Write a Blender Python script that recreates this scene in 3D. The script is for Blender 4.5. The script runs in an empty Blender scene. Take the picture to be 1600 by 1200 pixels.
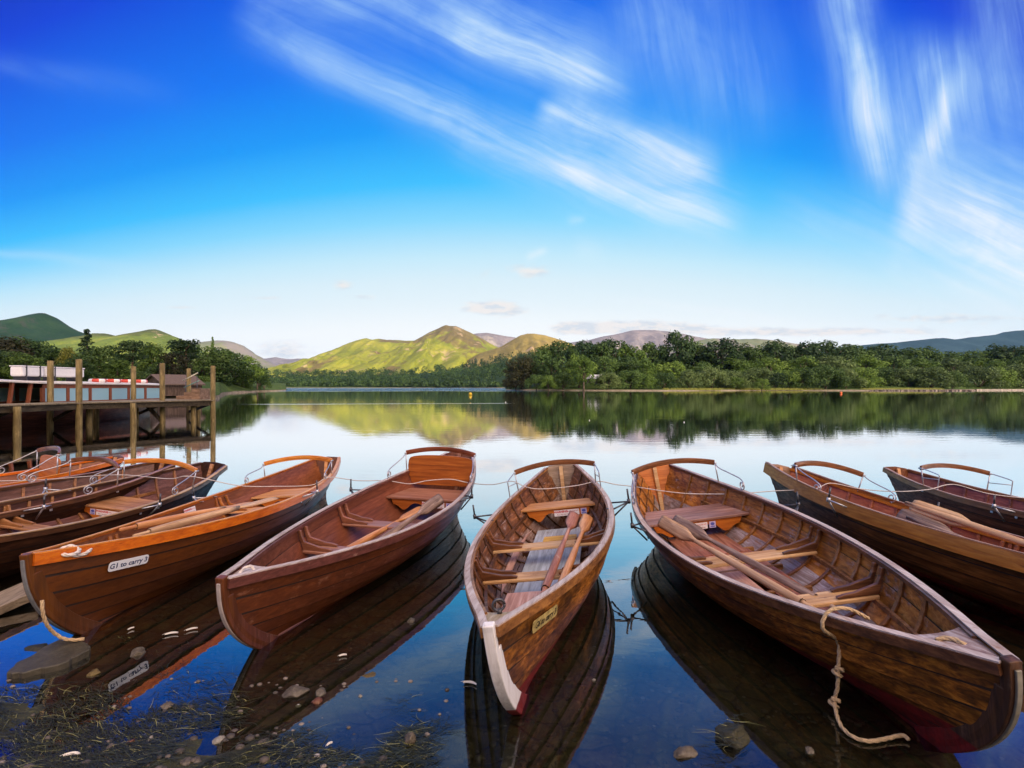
import bpy, bmesh, math, random
from mathutils import Vector, Matrix, noise as mnoise
V = Vector
sc = bpy.context.scene
COL = sc.collection
FPX, CAMH, HOR = 820.0, 1.8, 604.5      # focal length in photo pixels, camera height (m), horizon row

def W(px, py, z=0.0):
    """world point at height z seen at photo pixel px,py (used once, to survey where things stand)"""
    d = FPX * (CAMH - z) / (py - HOR)
    return V(((px - 800) / FPX * d, d, z))

def PD(px, py, d):
    return V(((px - 800) / FPX * d, d, CAMH - (py - HOR) / FPX * d))

# ------------------------------------------------------------------ materials
def srgb(r, g, b):
    f = lambda c: (c / 255 / 12.92) if c <= 10 else ((c / 255 + .055) / 1.055) ** 2.4
    return (f(r), f(g), f(b), 1)

class NT:
    """tiny expression helper for shader node trees"""
    def __init__(s, nt):
        s.nt = nt
    def n(s, t, **kw):
        nd = s.nt.nodes.new(t)
        for k, v in kw.items():
            setattr(nd, k, v)
        return nd
    def link(s, a, b):
        s.nt.links.new(a, b)
    def put(s, sock, v):
        if isinstance(v, X):
            v = v.s
        if isinstance(v, bpy.types.NodeSocket):
            s.nt.links.new(v, sock)
        else:
            sock.default_value = v
    def math(s, op, a, b=0.0, c=0.0, clamp=False):
        nd = s.n('ShaderNodeMath', operation=op, use_clamp=clamp)
        for i, v in enumerate((a, b, c)):
            if i < len(nd.inputs):
                s.put(nd.inputs[i], v)
        return X(s, nd.outputs[0])
    def comb(s, x, y, z=0.0):
        nd = s.n('ShaderNodeCombineXYZ')
        for i, v in enumerate((x, y, z)):
            s.put(nd.inputs[i], v)
        return nd.outputs[0]
    def sep(s, v):
        nd = s.n('ShaderNodeSeparateXYZ')
        s.put(nd.inputs[0], v)
        return [X(s, o) for o in nd.outputs]
    def noise(s, vec, scale=1, detail=3, rough=.55, dist=0.0):
        nd = s.n('ShaderNodeTexNoise')
        s.put(nd.inputs['Vector'], vec)
        nd.inputs['Scale'].default_value = scale
        nd.inputs['Detail'].default_value = detail
        nd.inputs['Roughness'].default_value = rough
        nd.inputs['Distortion'].default_value = dist
        return X(s, nd.outputs[0])
    def voro(s, vec, scale, feature='F1', rnd=1.0):
        nd = s.n('ShaderNodeTexVoronoi', feature=feature)
        s.put(nd.inputs['Vector'], vec)
        nd.inputs['Scale'].default_value = scale
        nd.inputs['Randomness'].default_value = rnd
        return nd
    def mapping(s, vec, scale=(1, 1, 1), loc=(0, 0, 0), rot=(0, 0, 0)):
        nd = s.n('ShaderNodeMapping')
        s.put(nd.inputs[0], vec)
        nd.inputs[1].default_value = loc
        nd.inputs[2].default_value = rot
        nd.inputs[3].default_value = scale
        return nd.outputs[0]
    def ramp(s, fac, stops, interp='LINEAR'):
        nd = s.n('ShaderNodeValToRGB')
        s.put(nd.inputs[0], fac)
        cr = nd.color_ramp
        cr.interpolation = interp
        while len(cr.elements) < len(stops):
            cr.elements.new(.5)
        for e, (p, c) in zip(cr.elements, stops):
            e.position = p
            e.color = c if len(c) == 4 else (*c, 1)
        return nd.outputs[0]
    def mix(s, fac, a, b, blend='MIX'):
        nd = s.n('ShaderNodeMix', data_type='RGBA', blend_type=blend)
        s.put(nd.inputs[0], fac)
        for i, v in ((6, a), (7, b)):
            if isinstance(v, (tuple, list)) and len(v) == 3:
                v = (*v, 1)
            s.put(nd.inputs[i], v)
        return nd.outputs[2]
    def sstep(s, v, a, b):
        nd = s.n('ShaderNodeMapRange', interpolation_type='SMOOTHSTEP')
        s.put(nd.inputs[0], v)
        s.put(nd.inputs[1], a)
        s.put(nd.inputs[2], b)
        return X(s, nd.outputs[0])
    def bump(s, h, strength=.3, dist=.01, normal=None):
        nd = s.n('ShaderNodeBump')
        s.put(nd.inputs['Height'], h)
        s.put(nd.inputs['Strength'], strength)
        s.put(nd.inputs['Distance'], dist)
        if normal is not None:
            s.put(nd.inputs['Normal'], normal)
        return nd.outputs[0]

class X:
    def __init__(s, t, sock):
        s.t, s.s = t, sock
    def __add__(s, o): return s.t.math('ADD', s, o)
    __radd__ = __add__
    def __mul__(s, o): return s.t.math('MULTIPLY', s, o)
    __rmul__ = __mul__
    def __sub__(s, o): return s.t.math('SUBTRACT', s, o)
    def __rsub__(s, o): return s.t.math('SUBTRACT', o, s)
    def __truediv__(s, o): return s.t.math('DIVIDE', s, o)
    def __pow__(s, o): return s.t.math('POWER', s, o)
    def mx(s, o): return s.t.math('MAXIMUM', s, o)
    def mn(s, o): return s.t.math('MINIMUM', s, o)

def new_mat(name):
    m = bpy.data.materials.new(name)
    m.use_nodes = True
    nt = m.node_tree
    b = nt.nodes['Principled BSDF']
    return m, NT(nt), b

def c4(c):
    return (*c, 1) if len(c) == 3 else c

def wood(name, dark, mid, light, axis='Y', rough=.38, coat=.25, wear=0.0, wearcol=(.35, .3, .3), stain=.5,
         red_below=None, grain=1.0, fine=1.0, spec=.32):
    """varnished or worn timber: stretched grain, large stains, worn patches; grain runs along the given object axis"""
    m, t, b = new_mat(name)
    tc = t.n('ShaderNodeTexCoord').outputs['Object']
    rnd = t.n('ShaderNodeObjectInfo').outputs['Random']
    add = t.n('ShaderNodeVectorMath', operation='ADD')
    t.link(tc, add.inputs[0])
    t.link(t.comb(X(t, rnd) * 7, X(t, rnd) * 13, X(t, rnd) * 5), add.inputs[1])
    vec = add.outputs[0]
    sc_ = {'X': (1.2, 22, 22), 'Y': (22, 1.2, 22), 'Z': (22, 22, 1.2)}[axis]
    g = t.noise(t.mapping(vec, sc_), 1.6 * fine, 6, .62, .6)
    g2 = t.noise(t.mapping(vec, [k * .35 for k in sc_]), 2.2, 4, .6, 1.2)
    gm = (g * .6 + g2 * .4 - .5) * 1.75 + .5
    col = t.ramp(gm, [(.30, dark), (.5, mid), (.68, light)])
    big = t.noise(t.mapping(vec, {'X': (.7, 2.2, 2.2), 'Y': (2.2, .7, 2.2), 'Z': (2.2, 2.2, .7)}[axis]), 2.3, 5, .65)
    st = t.sstep(big, .62, .40) * stain
    col = t.mix(st, col, tuple(k * .38 for k in dark[:3]))
    fl = t.noise(t.mapping(vec, [k * .9 for k in sc_]), 2.7, 3, .5)
    col = t.mix(t.sstep(fl, .64, .74) * (.35 + stain * .5), col, tuple(k * .22 for k in dark[:3]))
    at = t.n('ShaderNodeAttribute', attribute_name='tone').outputs['Fac']
    col = t.mix(1.0, col, t.comb(X(t, at) + 1, X(t, at) + 1, X(t, at) * 1.1 + 1), 'MULTIPLY')
    ro = X(t, t.ramp(gm, [(.3, (rough + .12,) * 3), (.7, (rough - .05,) * 3)]))
    if wear > 0:
        wn = t.noise(vec, 7, 8, .72)
        wn2 = t.noise(t.mapping(vec, [k * .25 for k in sc_]), 6, 5, .7)
        wf = t.sstep(wn * .55 + wn2 * .45, .60 - .16 * wear, .72 - .16 * wear)
        col = t.mix(wf * min(1, .4 + wear), col, wearcol)
        ro = ro + wf * .25
    if red_below is not None:
        x, y, z = t.sep(tc)
        wob = t.noise(tc, 3.0, 3) * .03
        rf = t.sstep(z - wob - t.sstep(y, 1.5, .25) * .085, red_below + .006, red_below - .006)
        sp = t.noise(tc, 18, 6, .7)
        redc = t.ramp(sp, [(.35, (.075, .007, .005)), (.6, (.19, .010, .008)), (.8, (.25, .04, .03))])
        col = t.mix(rf, col, redc)
        ro = ro + rf * .15
    t.put(b.inputs['Base Color'], col)
    t.put(b.inputs['Roughness'], ro)
    b.inputs['Coat Weight'].default_value = coat * .6
    b.inputs['Coat Roughness'].default_value = .2
    b.inputs['Specular IOR Level'].default_value = spec
    t.put(b.inputs['Normal'], t.bump(gm + big * .5, .35 * grain, .004))
    return m

def plain(name, col, rough=.5, metal=0.0, var=.25, scale=12, bump=.1, coat=0.0):
    m, t, b = new_mat(name)
    tc = t.n('ShaderNodeTexCoord').outputs['Object']
    n1 = t.noise(tc, scale, 5, .6)
    c0 = tuple(k * (1 - var) for k in col[:3])
    c1 = tuple(min(1, k * (1 + var)) for k in col[:3])
    t.put(b.inputs['Base Color'], t.ramp(n1, [(.3, c0), (.7, c1)]))
    b.inputs['Roughness'].default_value = rough
    b.inputs['Metallic'].default_value = metal
    b.inputs['Coat Weight'].default_value = coat
    if bump:
        t.put(b.inputs['Normal'], t.bump(n1, bump, .005))
    return m

# ------------------------------------------------------------------ mesh building
class MB:
    def __init__(s):
        s.v, s.f, s.m, s.t, s.sm = [], [], [], [], []
        s.mat, s.tone, s.smooth = 0, 0.0, False
    def face(s, idx):
        s.f.append(tuple(idx)); s.m.append(s.mat); s.t.append(s.tone); s.sm.append(s.smooth)
    def add(s, pts):
        k = len(s.v)
        s.v.extend([tuple(p) for p in pts])
        return k
    def grid(s, rows, closed=False, flip=False):
        n = len(rows[0]); k = s.add([p for r in rows for p in r])
        for i in range(len(rows) - 1):
            for j in range(n if closed else n - 1):
                a, b = k + i * n + j, k + i * n + (j + 1) % n
                c, d = b + n, a + n
                s.face((a, d, c, b) if flip else (a, b, c, d))
    def hexa(s, p):   # 8 corners: bottom 4 ccw, top 4 ccw
        k = s.add(p)
        for q in ((3, 2, 1, 0), (4, 5, 6, 7), (0, 1, 5, 4), (1, 2, 6, 5), (2, 3, 7, 6), (3, 0, 4, 7)):
            s.face([k + i for i in q])
    def box(s, c, size, M=None):
        hx, hy, hz = size[0] / 2, size[1] / 2, size[2] / 2
        p = [V((x, y, z)) for z in (-hz, hz) for x, y in ((-hx, -hy), (hx, -hy), (hx, hy), (-hx, hy))]
        if M is not None:
            p = [M @ q for q in p]
        s.hexa([q + V(c) for q in p])
    def bar(s, p0, p1, w, h, up=(0, 0, 1), w1=None, h1=None):
        p0, p1 = V(p0), V(p1)
        d = (p1 - p0).normalized(); sd = d.cross(V(up)).normalized(); u = sd.cross(d)
        w1 = w if w1 is None else w1; h1 = h if h1 is None else h1
        q = []
        for p, a, b in ((p0, w, h), (p1, w1, h1)):
            q.append([p - sd * a / 2 - u * b / 2, p + sd * a / 2 - u * b / 2, p + sd * a / 2 + u * b / 2, p - sd * a / 2 + u * b / 2])
        s.hexa(q[0] + q[1])
    def sweep(s, pts, prof, ups=None, cap=True, scale=None):
        """prof: list of (side, up) offsets, closed; pts: path"""
        pts = [V(p) for p in pts]; rows = []
        for i, p in enumerate(pts):
            d = (pts[min(i + 1, len(pts) - 1)] - pts[max(i - 1, 0)]).normalized()
            up = V(ups[i]) if ups else V((0, 0, 1))
            sd = d.cross(up)
            sd = sd.normalized() if sd.length > 1e-5 else V((1, 0, 0))
            u = sd.cross(d)
            k = scale[i] if scale else 1
            rows.append([p + sd * a * k + u * b * k for a, b in prof])
        n = len(prof); k0 = len(s.v)
        s.grid(rows, closed=True)
        if cap:
            s.face([k0 + j for j in range(n)][::-1])
            s.face([k0 + (len(rows) - 1) * n + j for j in range(n)])
    def tube(s, pts, r, n=8, cap=True):
        pts = [V(p) for p in pts]
        rs = r if isinstance(r, (list, tuple)) else [r] * len(pts)
        rows = []; u = None
        for i, p in enumerate(pts):
            d = (pts[min(i + 1, len(pts) - 1)] - pts[max(i - 1, 0)])
            d = d.normalized() if d.length > 1e-9 else V((0, 0, 1))
            if u is None:
                u = V((0, 0, 1)) if abs(d.z) < .9 else V((1, 0, 0))
            u = (u - d * u.dot(d)).normalized(); w = d.cross(u)
            rows.append([p + (u * math.cos(a) + w * math.sin(a)) * rs[i] for a in [2 * math.pi * j / n for j in range(n)]])
        sm = s.smooth; s.smooth = n > 5
        k0 = len(s.v)
        s.grid(rows, closed=True)
        if cap:
            s.face([k0 + j for j in range(n)][::-1])
            s.face([k0 + (len(rows) - 1) * n + j for j in range(n)])
        s.smooth = sm
    def slab(s, outline, M, th):
        """closed 2D outline extruded by th along local z of matrix M (M maps x,y,z)"""
        n = len(outline)
        a = s.add([M @ V((x, y, 0)) for x, y in outline]); b = s.add([M @ V((x, y, th)) for x, y in outline])
        s.face([a + i for i in range(n)][::-1]); s.face([b + i for i in range(n)])
        for i in range(n):
            j = (i + 1) % n
            s.face((a + i, a + j, b + j, b + i))
    def build(s, name, mats, parent=None, bevel=0.0):
        me = bpy.data.meshes.new(name)
        me.from_pydata(s.v, [], s.f)
        for m in (mats if isinstance(mats, (list, tuple)) else [mats]):
            me.materials.append(m)
        me.polygons.foreach_set('material_index', s.m)
        me.polygons.foreach_set('use_smooth', s.sm)
        if any(s.t):
            a = me.attributes.new('tone', 'FLOAT', 'FACE')
            a.data.foreach_set('value', s.t)
        me.update()
        o = bpy.data.objects.new(name, me)
        COL.objects.link(o)
        if parent:
            o.parent = parent
        if bevel:
            b = o.modifiers.new('bevel', 'BEVEL'); b.width = bevel; b.segments = 2; b.limit_method = 'ANGLE'
        return o

def tag(o, label=None, cat=None, group=None, kind=None):
    if label: o['label'] = label
    if cat: o['category'] = cat
    if group: o['group'] = group
    if kind: o['kind'] = kind
    return o

def empty(name, label, cat, loc=(0, 0, 0), group=None):
    o = bpy.data.objects.new(name, None)
    o.empty_display_size = .2
    COL.objects.link(o); o.location = loc
    return tag(o, label, cat, group)

def copy_tree(o, parent=None):
    c = o.copy(); COL.objects.link(c)
    if parent: c.parent = parent
    for ch in list(o.children):
        copy_tree(ch, c)
    return c

def smooth_path(pts, n=8):
    """catmull-rom through points"""
    pts = [V(p) for p in pts]; out = []
    P = [pts[0] * 2 - pts[1]] + pts + [pts[-1] * 2 - pts[-2]]
    for i in range(1, len(P) - 2):
        a, b, c, d = P[i - 1:i + 3]
        for k in range(n):
            t = k / n
            out.append(.5 * ((2 * b) + (c - a) * t + (2 * a - 5 * b + 4 * c - d) * t * t + (3 * b - a - 3 * c + d) * t ** 3))
    out.append(pts[-1])
    return out

def twisted(mb, pts, r, turns_per_m=22):
    """three-strand twisted rope along a path"""
    pts = [V(p) for p in pts]; u = None; fr = []; L = 0
    for i, p in enumerate(pts):
        d = (pts[min(i + 1, len(pts) - 1)] - pts[max(i - 1, 0)]).normalized()
        if u is None: u = V((0, 0, 1)) if abs(d.z) < .9 else V((1, 0, 0))
        u = (u - d * u.dot(d)).normalized()
        if i: L += (p - pts[i - 1]).length
        fr.append((p, u.copy(), d.cross(u), L))
    for s3 in range(3):
        mb.tube([p + (a * math.cos(l * turns_per_m * 6.283 / 3 + s3 * 2.094) + b * math.sin(l * turns_per_m * 6.283 / 3 + s3 * 2.094)) * r * .5
                 for p, a, b, l in fr], r * .62, 6)

def resample(pts, step):
    pts = [V(p) for p in pts]; out = [pts[0]]; acc = 0
    for a, b in zip(pts, pts[1:]):
        L = (b - a).length
        if L < 1e-9: continue
        t = step - acc
        while t <= L:
            out.append(a + (b - a) * (t / L)); t += step
        acc = L - (t - step)
    return out

def text_into(mb, s, size, M, th=.001, shear=0.0, mat=0, align='CENTER', bold=0.0):
    cu = bpy.data.curves.new('lettering', 'FONT')
    cu.body = s; cu.size = size; cu.shear = shear; cu.align_x = align; cu.align_y = 'CENTER'; cu.resolution_u = 3
    cu.offset = bold
    o = bpy.data.objects.new('lettering', cu)
    COL.objects.link(o)
    dg = bpy.context.evaluated_depsgraph_get(); dg.update()
    me = o.evaluated_get(dg).to_mesh()
    k = mb.add([M @ V((v.co.x, v.co.y, th)) for v in me.vertices])
    om = mb.mat; mb.mat = mat
    for p in me.polygons:
        mb.face([k + i for i in p.vertices])
    mb.mat = om
    o.evaluated_get(dg).to_mesh_clear()
    bpy.data.objects.remove(o); bpy.data.curves.remove(cu)

def frame(origin, xdir, ydir):
    x = V(xdir).normalized(); z = x.cross(V(ydir)).normalized(); y = z.cross(x)
    return Matrix(((x.x, y.x, z.x, origin[0]), (x.y, y.y, z.y, origin[1]), (x.z, y.z, z.z, origin[2]), (0, 0, 0, 1)))

def cub(us, vs, u):
    n = len(us)
    def m(i):
        if i == 0: return (vs[1] - vs[0]) / (us[1] - us[0])
        if i == n - 1: return (vs[-1] - vs[-2]) / (us[-1] - us[-2])
        h0, h1 = us[i] - us[i - 1], us[i + 1] - us[i]
        return (h0 * (vs[i + 1] - vs[i]) / h1 + h1 * (vs[i] - vs[i - 1]) / h0) / (h0 + h1)
    i = max(0, min(n - 2, max([k for k in range(n) if us[k] <= u] or [0])))
    h = us[i + 1] - us[i]; t = (u - us[i]) / h
    return (2*t**3-3*t*t+1)*vs[i]+(t**3-2*t*t+t)*h*m(i)+(-2*t**3+3*t*t)*vs[i+1]+(t**3-t*t)*h*m(i+1)
HAZE = 0.00002
GLOW = (4.4, 3.1, 1.9)
SUN = 4.4
# ------------------------------------------------------------------ rowing boats
BU = [0, .05, .1, .2, .3, .4, .5, .6, .7, .8, .9, 1]
BV = [.02, .105, .20, .365, .49, .572, .612, .612, .57, .485, .36, .21]
ZU = [0, .1, .3, .5, .7, .85, 1]
ZV = [.66, .585, .475, .43, .44, .49, .58]

WLINES = []      # hull forms, used to keep the water outside the boats
class Lines:
    def __init__(s, L, B, zs, zt):
        s.L, s.B, s.zs, s.zt = L, B, zs, zt
    def bg(s, u): return cub(BU, BV, u) * s.B
    def zg(s, u): return cub(ZU, ZV, u) * (s.zs + (s.zt - s.zs) * u)
    def P(s, u, v, side=1):
        k = min(1, max(0, math.sin(math.pi * min(1, max(0, (u * .95 + .03))))) ** .8) * .9
        wv, zv = v ** 1.05, v
        if u > .8:
            h = (u - .8) / .2
            wv = v ** (1.05 + 1.0 * h * h)
        w = (1 - k) * wv + k * math.sin(v * math.pi / 2) ** .82
        z = (1 - k) * zv + k * (1 - math.cos(v * math.pi / 2)) ** .9
        s0 = .5 * (1 - v) ** 2.4
        s1 = s.L - .22 * (1 - v)
        zk = -.12
        return V((side * max(.018, s.bg(u) * w), s0 + u * (s1 - s0), zk + (s.zg(u) - zk) * z))
    def N(s, u, v, side=1):
        e = .004
        du = s.P(min(1, u + e), v, side) - s.P(max(0, u - e), v, side)
        dv = s.P(u, min(1, v + e), side) - s.P(u, max(0, v - e), side)
        n = du.cross(dv)
        n = n.normalized() if n.length > 1e-9 else V((side, 0, 0))
        if n.x * side < 0: n = -n
        return n
    def O(s, u, v, side, off):
        p = s.P(u, v, side) + s.N(u, v, side) * off
        if p.x * side < .004: p.x = .004 * side
        return p
    def inside_halfwidth(s, u, z):
        lo, hi = 0.0, 1.0
        for _ in range(24):
            m = (lo + hi) / 2
            if s.P(u, m).z < z: lo = m
            else: hi = m
        return max(.01, abs(s.P(u, lo).x) - .016), lo
    def u_at(s, y):
        return y / s.L

NSTR = 6
def hull_mesh(ln, th=.013, lap=.013, rnd=None, low=False, nails=False):
    mb = MB(); mb.smooth = True
    us = [i / 44 for i in range(45)]
    us[0] = .0015
    for side in (1, -1):
        for j in range(NSTR):
            v0, v1 = j / NSTR, (j + 1) / NSTR
            mb.tone = rnd.uniform(-.18, .16)
            for mat, base in ((0, 0.0), (1, -th)):
                mb.mat = 3 if (low and mat == 1 and 1 <= j <= 2) else mat
                vd = v1 - (v1 - v0) * .14 if (mat == 0 and j < NSTR - 1) else v1
                gain = lambda u, v: max(.05, min(1, (abs(ln.P(u, v).x) - .018) / .06))        # laps run out flush at the stem and keel
                fo = lambda v, u: base + lap * gain(u, v) * (v1 - v) / (v1 - v0)
                rows = [[ln.O(u, v, side, fo(v, u)) for u in us] for v in (v0, (v0 + v1) / 2, vd)]
                mb.grid(rows, flip=(side < 0) ^ (mat == 1))
                if nails and mat == 1 and j < NSTR - 1:      # copper nail heads along the laps
                    m0, mb.mat = mb.mat, 2
                    for i in range(76):
                        u = .10 + .83 * i / 75 + rnd.uniform(-.002, .002)
                        c = ln.O(u, v1 - .018, side, base - .0012 + lap * .1); n_ = ln.N(u, v1 - .018, side)
                        a_ = V((0, 1, 0)); a_ = (a_ - n_ * a_.dot(n_)).normalized(); b_ = n_.cross(a_); r_ = .0034
                        k = mb.add([c + a_ * r_, c + b_ * r_, c - a_ * r_, c - b_ * r_]); mb.face((k, k + 1, k + 2, k + 3))
                    mb.mat = m0
                if vd < v1:      # shadow under the next lap, painted as a dark strip
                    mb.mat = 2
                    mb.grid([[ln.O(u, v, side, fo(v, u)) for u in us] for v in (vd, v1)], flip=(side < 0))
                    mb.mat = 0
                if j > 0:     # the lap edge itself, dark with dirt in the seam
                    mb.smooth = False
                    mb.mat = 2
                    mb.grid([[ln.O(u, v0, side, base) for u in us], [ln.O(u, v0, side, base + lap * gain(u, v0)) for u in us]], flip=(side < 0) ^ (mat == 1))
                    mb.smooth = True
    return mb

def inner_curve(ln, u, side, v0, v1, n=9, off=-.016):
    return [ln.O(u, v0 + (v1 - v0) * i / n, side, off) for i in range(n + 1)]

def rect(w, h):
    return [(-w / 2, -h / 2), (w / 2, -h / 2), (w / 2, h / 2), (-w / 2, h / 2)]

def build_boat(name, label, pose, M, o):
    """pose: x, y, yaw, pitch, roll, z, L, B, zs, zt.  M: materials.  o: options.  Local frame: bow at y=0, stern at y=L"""
    x, y, yaw, pitch, roll, z, L, B, zs, zt = pose
    rnd = random.Random(o.get('seed', 1))
    ln = Lines(L, B, zs, zt)
    root = empty(name, label, 'rowing boat', (x, y, z), 'wooden rowing boats moored side by side')
    Rm = Matrix.Rotation(yaw, 4, 'Z') @ Matrix.Rotation(pitch, 4, 'X') @ Matrix.Rotation(roll, 4, 'Y')
    root.rotation_euler = Rm.to_euler()
    Wm = Matrix.Translation((x, y, z)) @ Rm
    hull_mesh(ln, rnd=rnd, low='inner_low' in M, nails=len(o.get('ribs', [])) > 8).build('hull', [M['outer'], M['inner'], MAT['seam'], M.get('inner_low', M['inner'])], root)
    us = [.0 + i / 40 for i in range(41)]
    # gunwales: outer rubbing strake with a capping, one per side
    for side in (1, -1):
        mb = MB(); mb.smooth = False
        gh, gw = o.get('gun_h', .05), o.get('gun_w', .03)
        path = [ln.O(u, .985, side, .016) for u in us]
        mb.sweep(path, rect(gw, gh), cap=True)
        if o.get('inwale', True):
            mb.sweep([ln.O(u, .99, side, -.026) for u in us if u > .03], rect(.022, .03), cap=True)
        mb.mat = 1
        mb.sweep([ln.O(u, .985, side, .004) + V((0, 0, gh / 2 + .004)) for u in us], rect(gw + .012, .008), cap=True)
        mb.build('gunwale', [M['gunwale'], M.get('cap', M['gunwale'])], root)
    # stem post with its nosing
    mb = MB()
    sp = [V((0, .5 * (1 - v) ** 2.4 - .012, -.12 + (ln.zg(0) + .12) * v)) for v in [i / 14 for i in range(15)]]
    sp.append(sp[-1] + V((0, -.004, .035)))
    mb.sweep(sp, rect(.058, .05), ups=[(0, 1, 0)] * len(sp))
    mb.sweep(sp[:-3], [(-.0285, .0), (.0285, .0), (.034, .03), (.034, .085), (-.034, .085), (-.034, .03)], ups=[(0, 1, 0)] * (len(sp) - 3))
    mb.build('stem_post', M['stem'], root, .006)
    if 'band' in M:
        mb = MB()
        mb.sweep([p + V((0, -.032, 0)) for p in sp[1:-1]], rect(.024, .012), ups=[(0, 1, 0)] * (len(sp) - 2))
        mb.build('stem_band', M['band'], root, .003)
    # keel and skeg
    mb = MB()
    kp = [V((0, .5 + (L - .72) * i / 10, -.14)) for i in range(11)]
    mb.sweep(kp, rect(.04, .05))
    mb.build('keel', M['outer'], root)
    mb = MB()
    mb.sweep([V((0, .50 + (L - .80) * i / 10, -.098)) for i in range(11)], rect(.085, .03))
    mb.build('keelson', M['rib'], root)
    # transom
    tw = [ln.P(1, v, 1) for v in [i / 14 for i in range(15)]]
    out = [(p.x, p.z) for p in tw] + [(p.x * .8, p.z + .03) for p in tw[-1:]] + [(0, tw[-1].z + .045)] + [(-p.x * .8, p.z + .03) for p in tw[-1:]] + [(-p.x, p.z) for p in reversed(tw)]
    mb = MB()
    # raked plate: y depends on height
    n = len(out); zz0, zz1 = tw[0].z, tw[-1].z
    yy = lambda zc: L - .22 * (1 - (zc - zz0) / (zz1 - zz0))
    a = mb.add([(px, yy(pz) - .012, pz) for px, pz in out]); b = mb.add([(px, yy(pz) + .016, pz) for px, pz in out])
    mb.face([a + i for i in range(n)]); mb.face([b + i for i in range(n)][::-1])
    for i in range(n):
        mb.face((a + i, b + i, b + (i + 1) % n, a + (i + 1) % n))
    mb.build('transom', M['transom'], root)
    mb = MB()
    mb.bar((0, yy(.02) - .035, .0), (0, yy(zz1) - .03, zz1 + .02), .05, .035, up=(0, 1, 0))
    mb.build('stern_post', M['thwart'], root, .004)
    # bow deck (breasthook)
    if o.get('deck', .42):
        dl = o.get('deck', .42)
        rows = []
        mb = MB()
        for zoff in (.0, -.025):
            rows = []
            for i in range(9):
                u = .012 + (dl / L - .012) * i / 8
                wv = ln.bg(u) - .012
                row = []
                for q in [k / 8 * 2 - 1 for k in range(9)]:
                    sag = (.06 * (1 - q * q)) * (i / 8) ** 2     # hollow after edge
                    row.append(V((q * wv, u * L - sag * 1.0, ln.zg(u) - .004 + .012 * (1 - q * q) + zoff)))
                rows.append(row)
            mb.smooth = True
            mb.grid(rows, flip=(zoff == 0))
        k = len(mb.v)
        last0 = [p for p in rows[-1]]
        mb.smooth = False
        mb.grid([[V(p) + V((0, 0, .025)) for p in last0], last0], flip=True)
        mb.build('bow_deck', M['deck'], root)
    # ribs
    for u in o.get('ribs', []):
        mb = MB(); mb.smooth = False
        path = inner_curve(ln, u, -1, .97, .06) + inner_curve(ln, u, 1, .06, .97)
        mid = V((0, 0, 0))
        ups = []
        for p in path:
            n_ = V((-p.x, 0, .35)) if abs(p.x) > .02 else V((0, 0, 1))
            ups.append(n_.normalized())
        mb.sweep(path, rect(.03, .018), ups=ups)
        mb.build('rib', M['rib'], root, .003)
    # stringers under the thwarts
    if o.get('stringer', True):
        for side in (1, -1):
            pts = []
            for i in range(25):
                u = .12 + .74 * i / 24
                w, vv = ln.inside_halfwidth(u, ln.zg(u) - .235)
                pts.append(V((side * (w - .012), ln.P(u, vv).y, ln.zg(u) - .235)))
            mb = MB(); mb.sweep(pts, rect(.022, .035)); mb.build('stringer', M['rib'], root)
    # thwarts with knees
    for (u, wd, mk) in o.get('thwarts', []):
        zt_ = ln.zg(u) - .195
        yc = u * L
        ws = [ln.inside_halfwidth((yc + d) / L, zt_)[0] for d in (-wd / 2, wd / 2)]
        mb = MB()
        h = .028
        mb.hexa([(-ws[0], yc - wd / 2, zt_ - h), (ws[0], yc - wd / 2, zt_ - h), (ws[1], yc + wd / 2, zt_ - h), (-ws[1], yc + wd / 2, zt_ - h),
                 (-ws[0], yc - wd / 2, zt_), (ws[0], yc - wd / 2, zt_), (ws[1], yc + wd / 2, zt_), (-ws[1], yc + wd / 2, zt_)])
        mb.build('thwart', M[mk], root, .008)
        if o.get('knees', True):
            for side in (1, -1):
                for d in (-wd / 2 + .03, wd / 2 - .03):
                    yk = yc + d
                    w = ln.inside_halfwidth(yk / L, zt_)[0]
                    wt = ln.inside_halfwidth(yk / L, ln.zg(yk / L) - .02)[0]
                    hz = ln.zg(yk / L) - .02 - zt_
                    prof = [(w - .005, 0), (w - .29, 0), (w - .30, .016), (w - .25, .028), (w - .17, .034), (w - .11, .05), (wt - .072, hz * .42), (wt - .046, hz * .72), (wt - .034, hz), (wt - .002, hz), ((w + wt) / 2, hz * .5)]
                    mb = MB()
                    Mx = Matrix(((side, 0, 0, 0), (0, 0, 1, yk - .014), (0, 1, 0, zt_ + .001), (0, 0, 0, 1)))
                    mb.slab(prof, Mx, .028)
                    mb.build('knee', M['knee'], root, .005)
    # stern bench with scalloped front panel
    if 'bench' in o:
        u0, u1 = o['bench']
        zb = ln.zg(u0) - .16
        mb = MB(); rows = []
        y0, y1 = u0 * L, u1 * L
        ww = [ln.inside_halfwidth(yy_ / L, zb)[0] - .004 for yy_ in (y0, y1)]
        nb = o.get('bench_boards', 2)
        for i in range(nb):
            a0, a1 = i / nb, (i + 1) / nb
            ya, yb = y0 + (y1 - y0) * a0 + .002, y0 + (y1 - y0) * a1 - .002
            wa, wb = ww[0] + (ww[1] - ww[0]) * a0, ww[0] + (ww[1] - ww[0]) * a1
            mb.tone = rnd.uniform(-.1, .1)
            mb.hexa([(-wa, ya, zb - .026), (wa, ya, zb - .026), (wb, yb, zb - .026), (-wb, yb, zb - .026), (-wa, ya, zb), (wa, ya, zb), (wb, yb, zb), (-wb, yb, zb)])
        mb.build('stern_bench', M['bench'], root, .005)
        wp = ln.inside_halfwidth((y0 + .03) / L, zb - .1)[0] - .006
        top = zb - .028; prof = [(-wp, 0), (wp, 0)]
        dpt = .15
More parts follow.
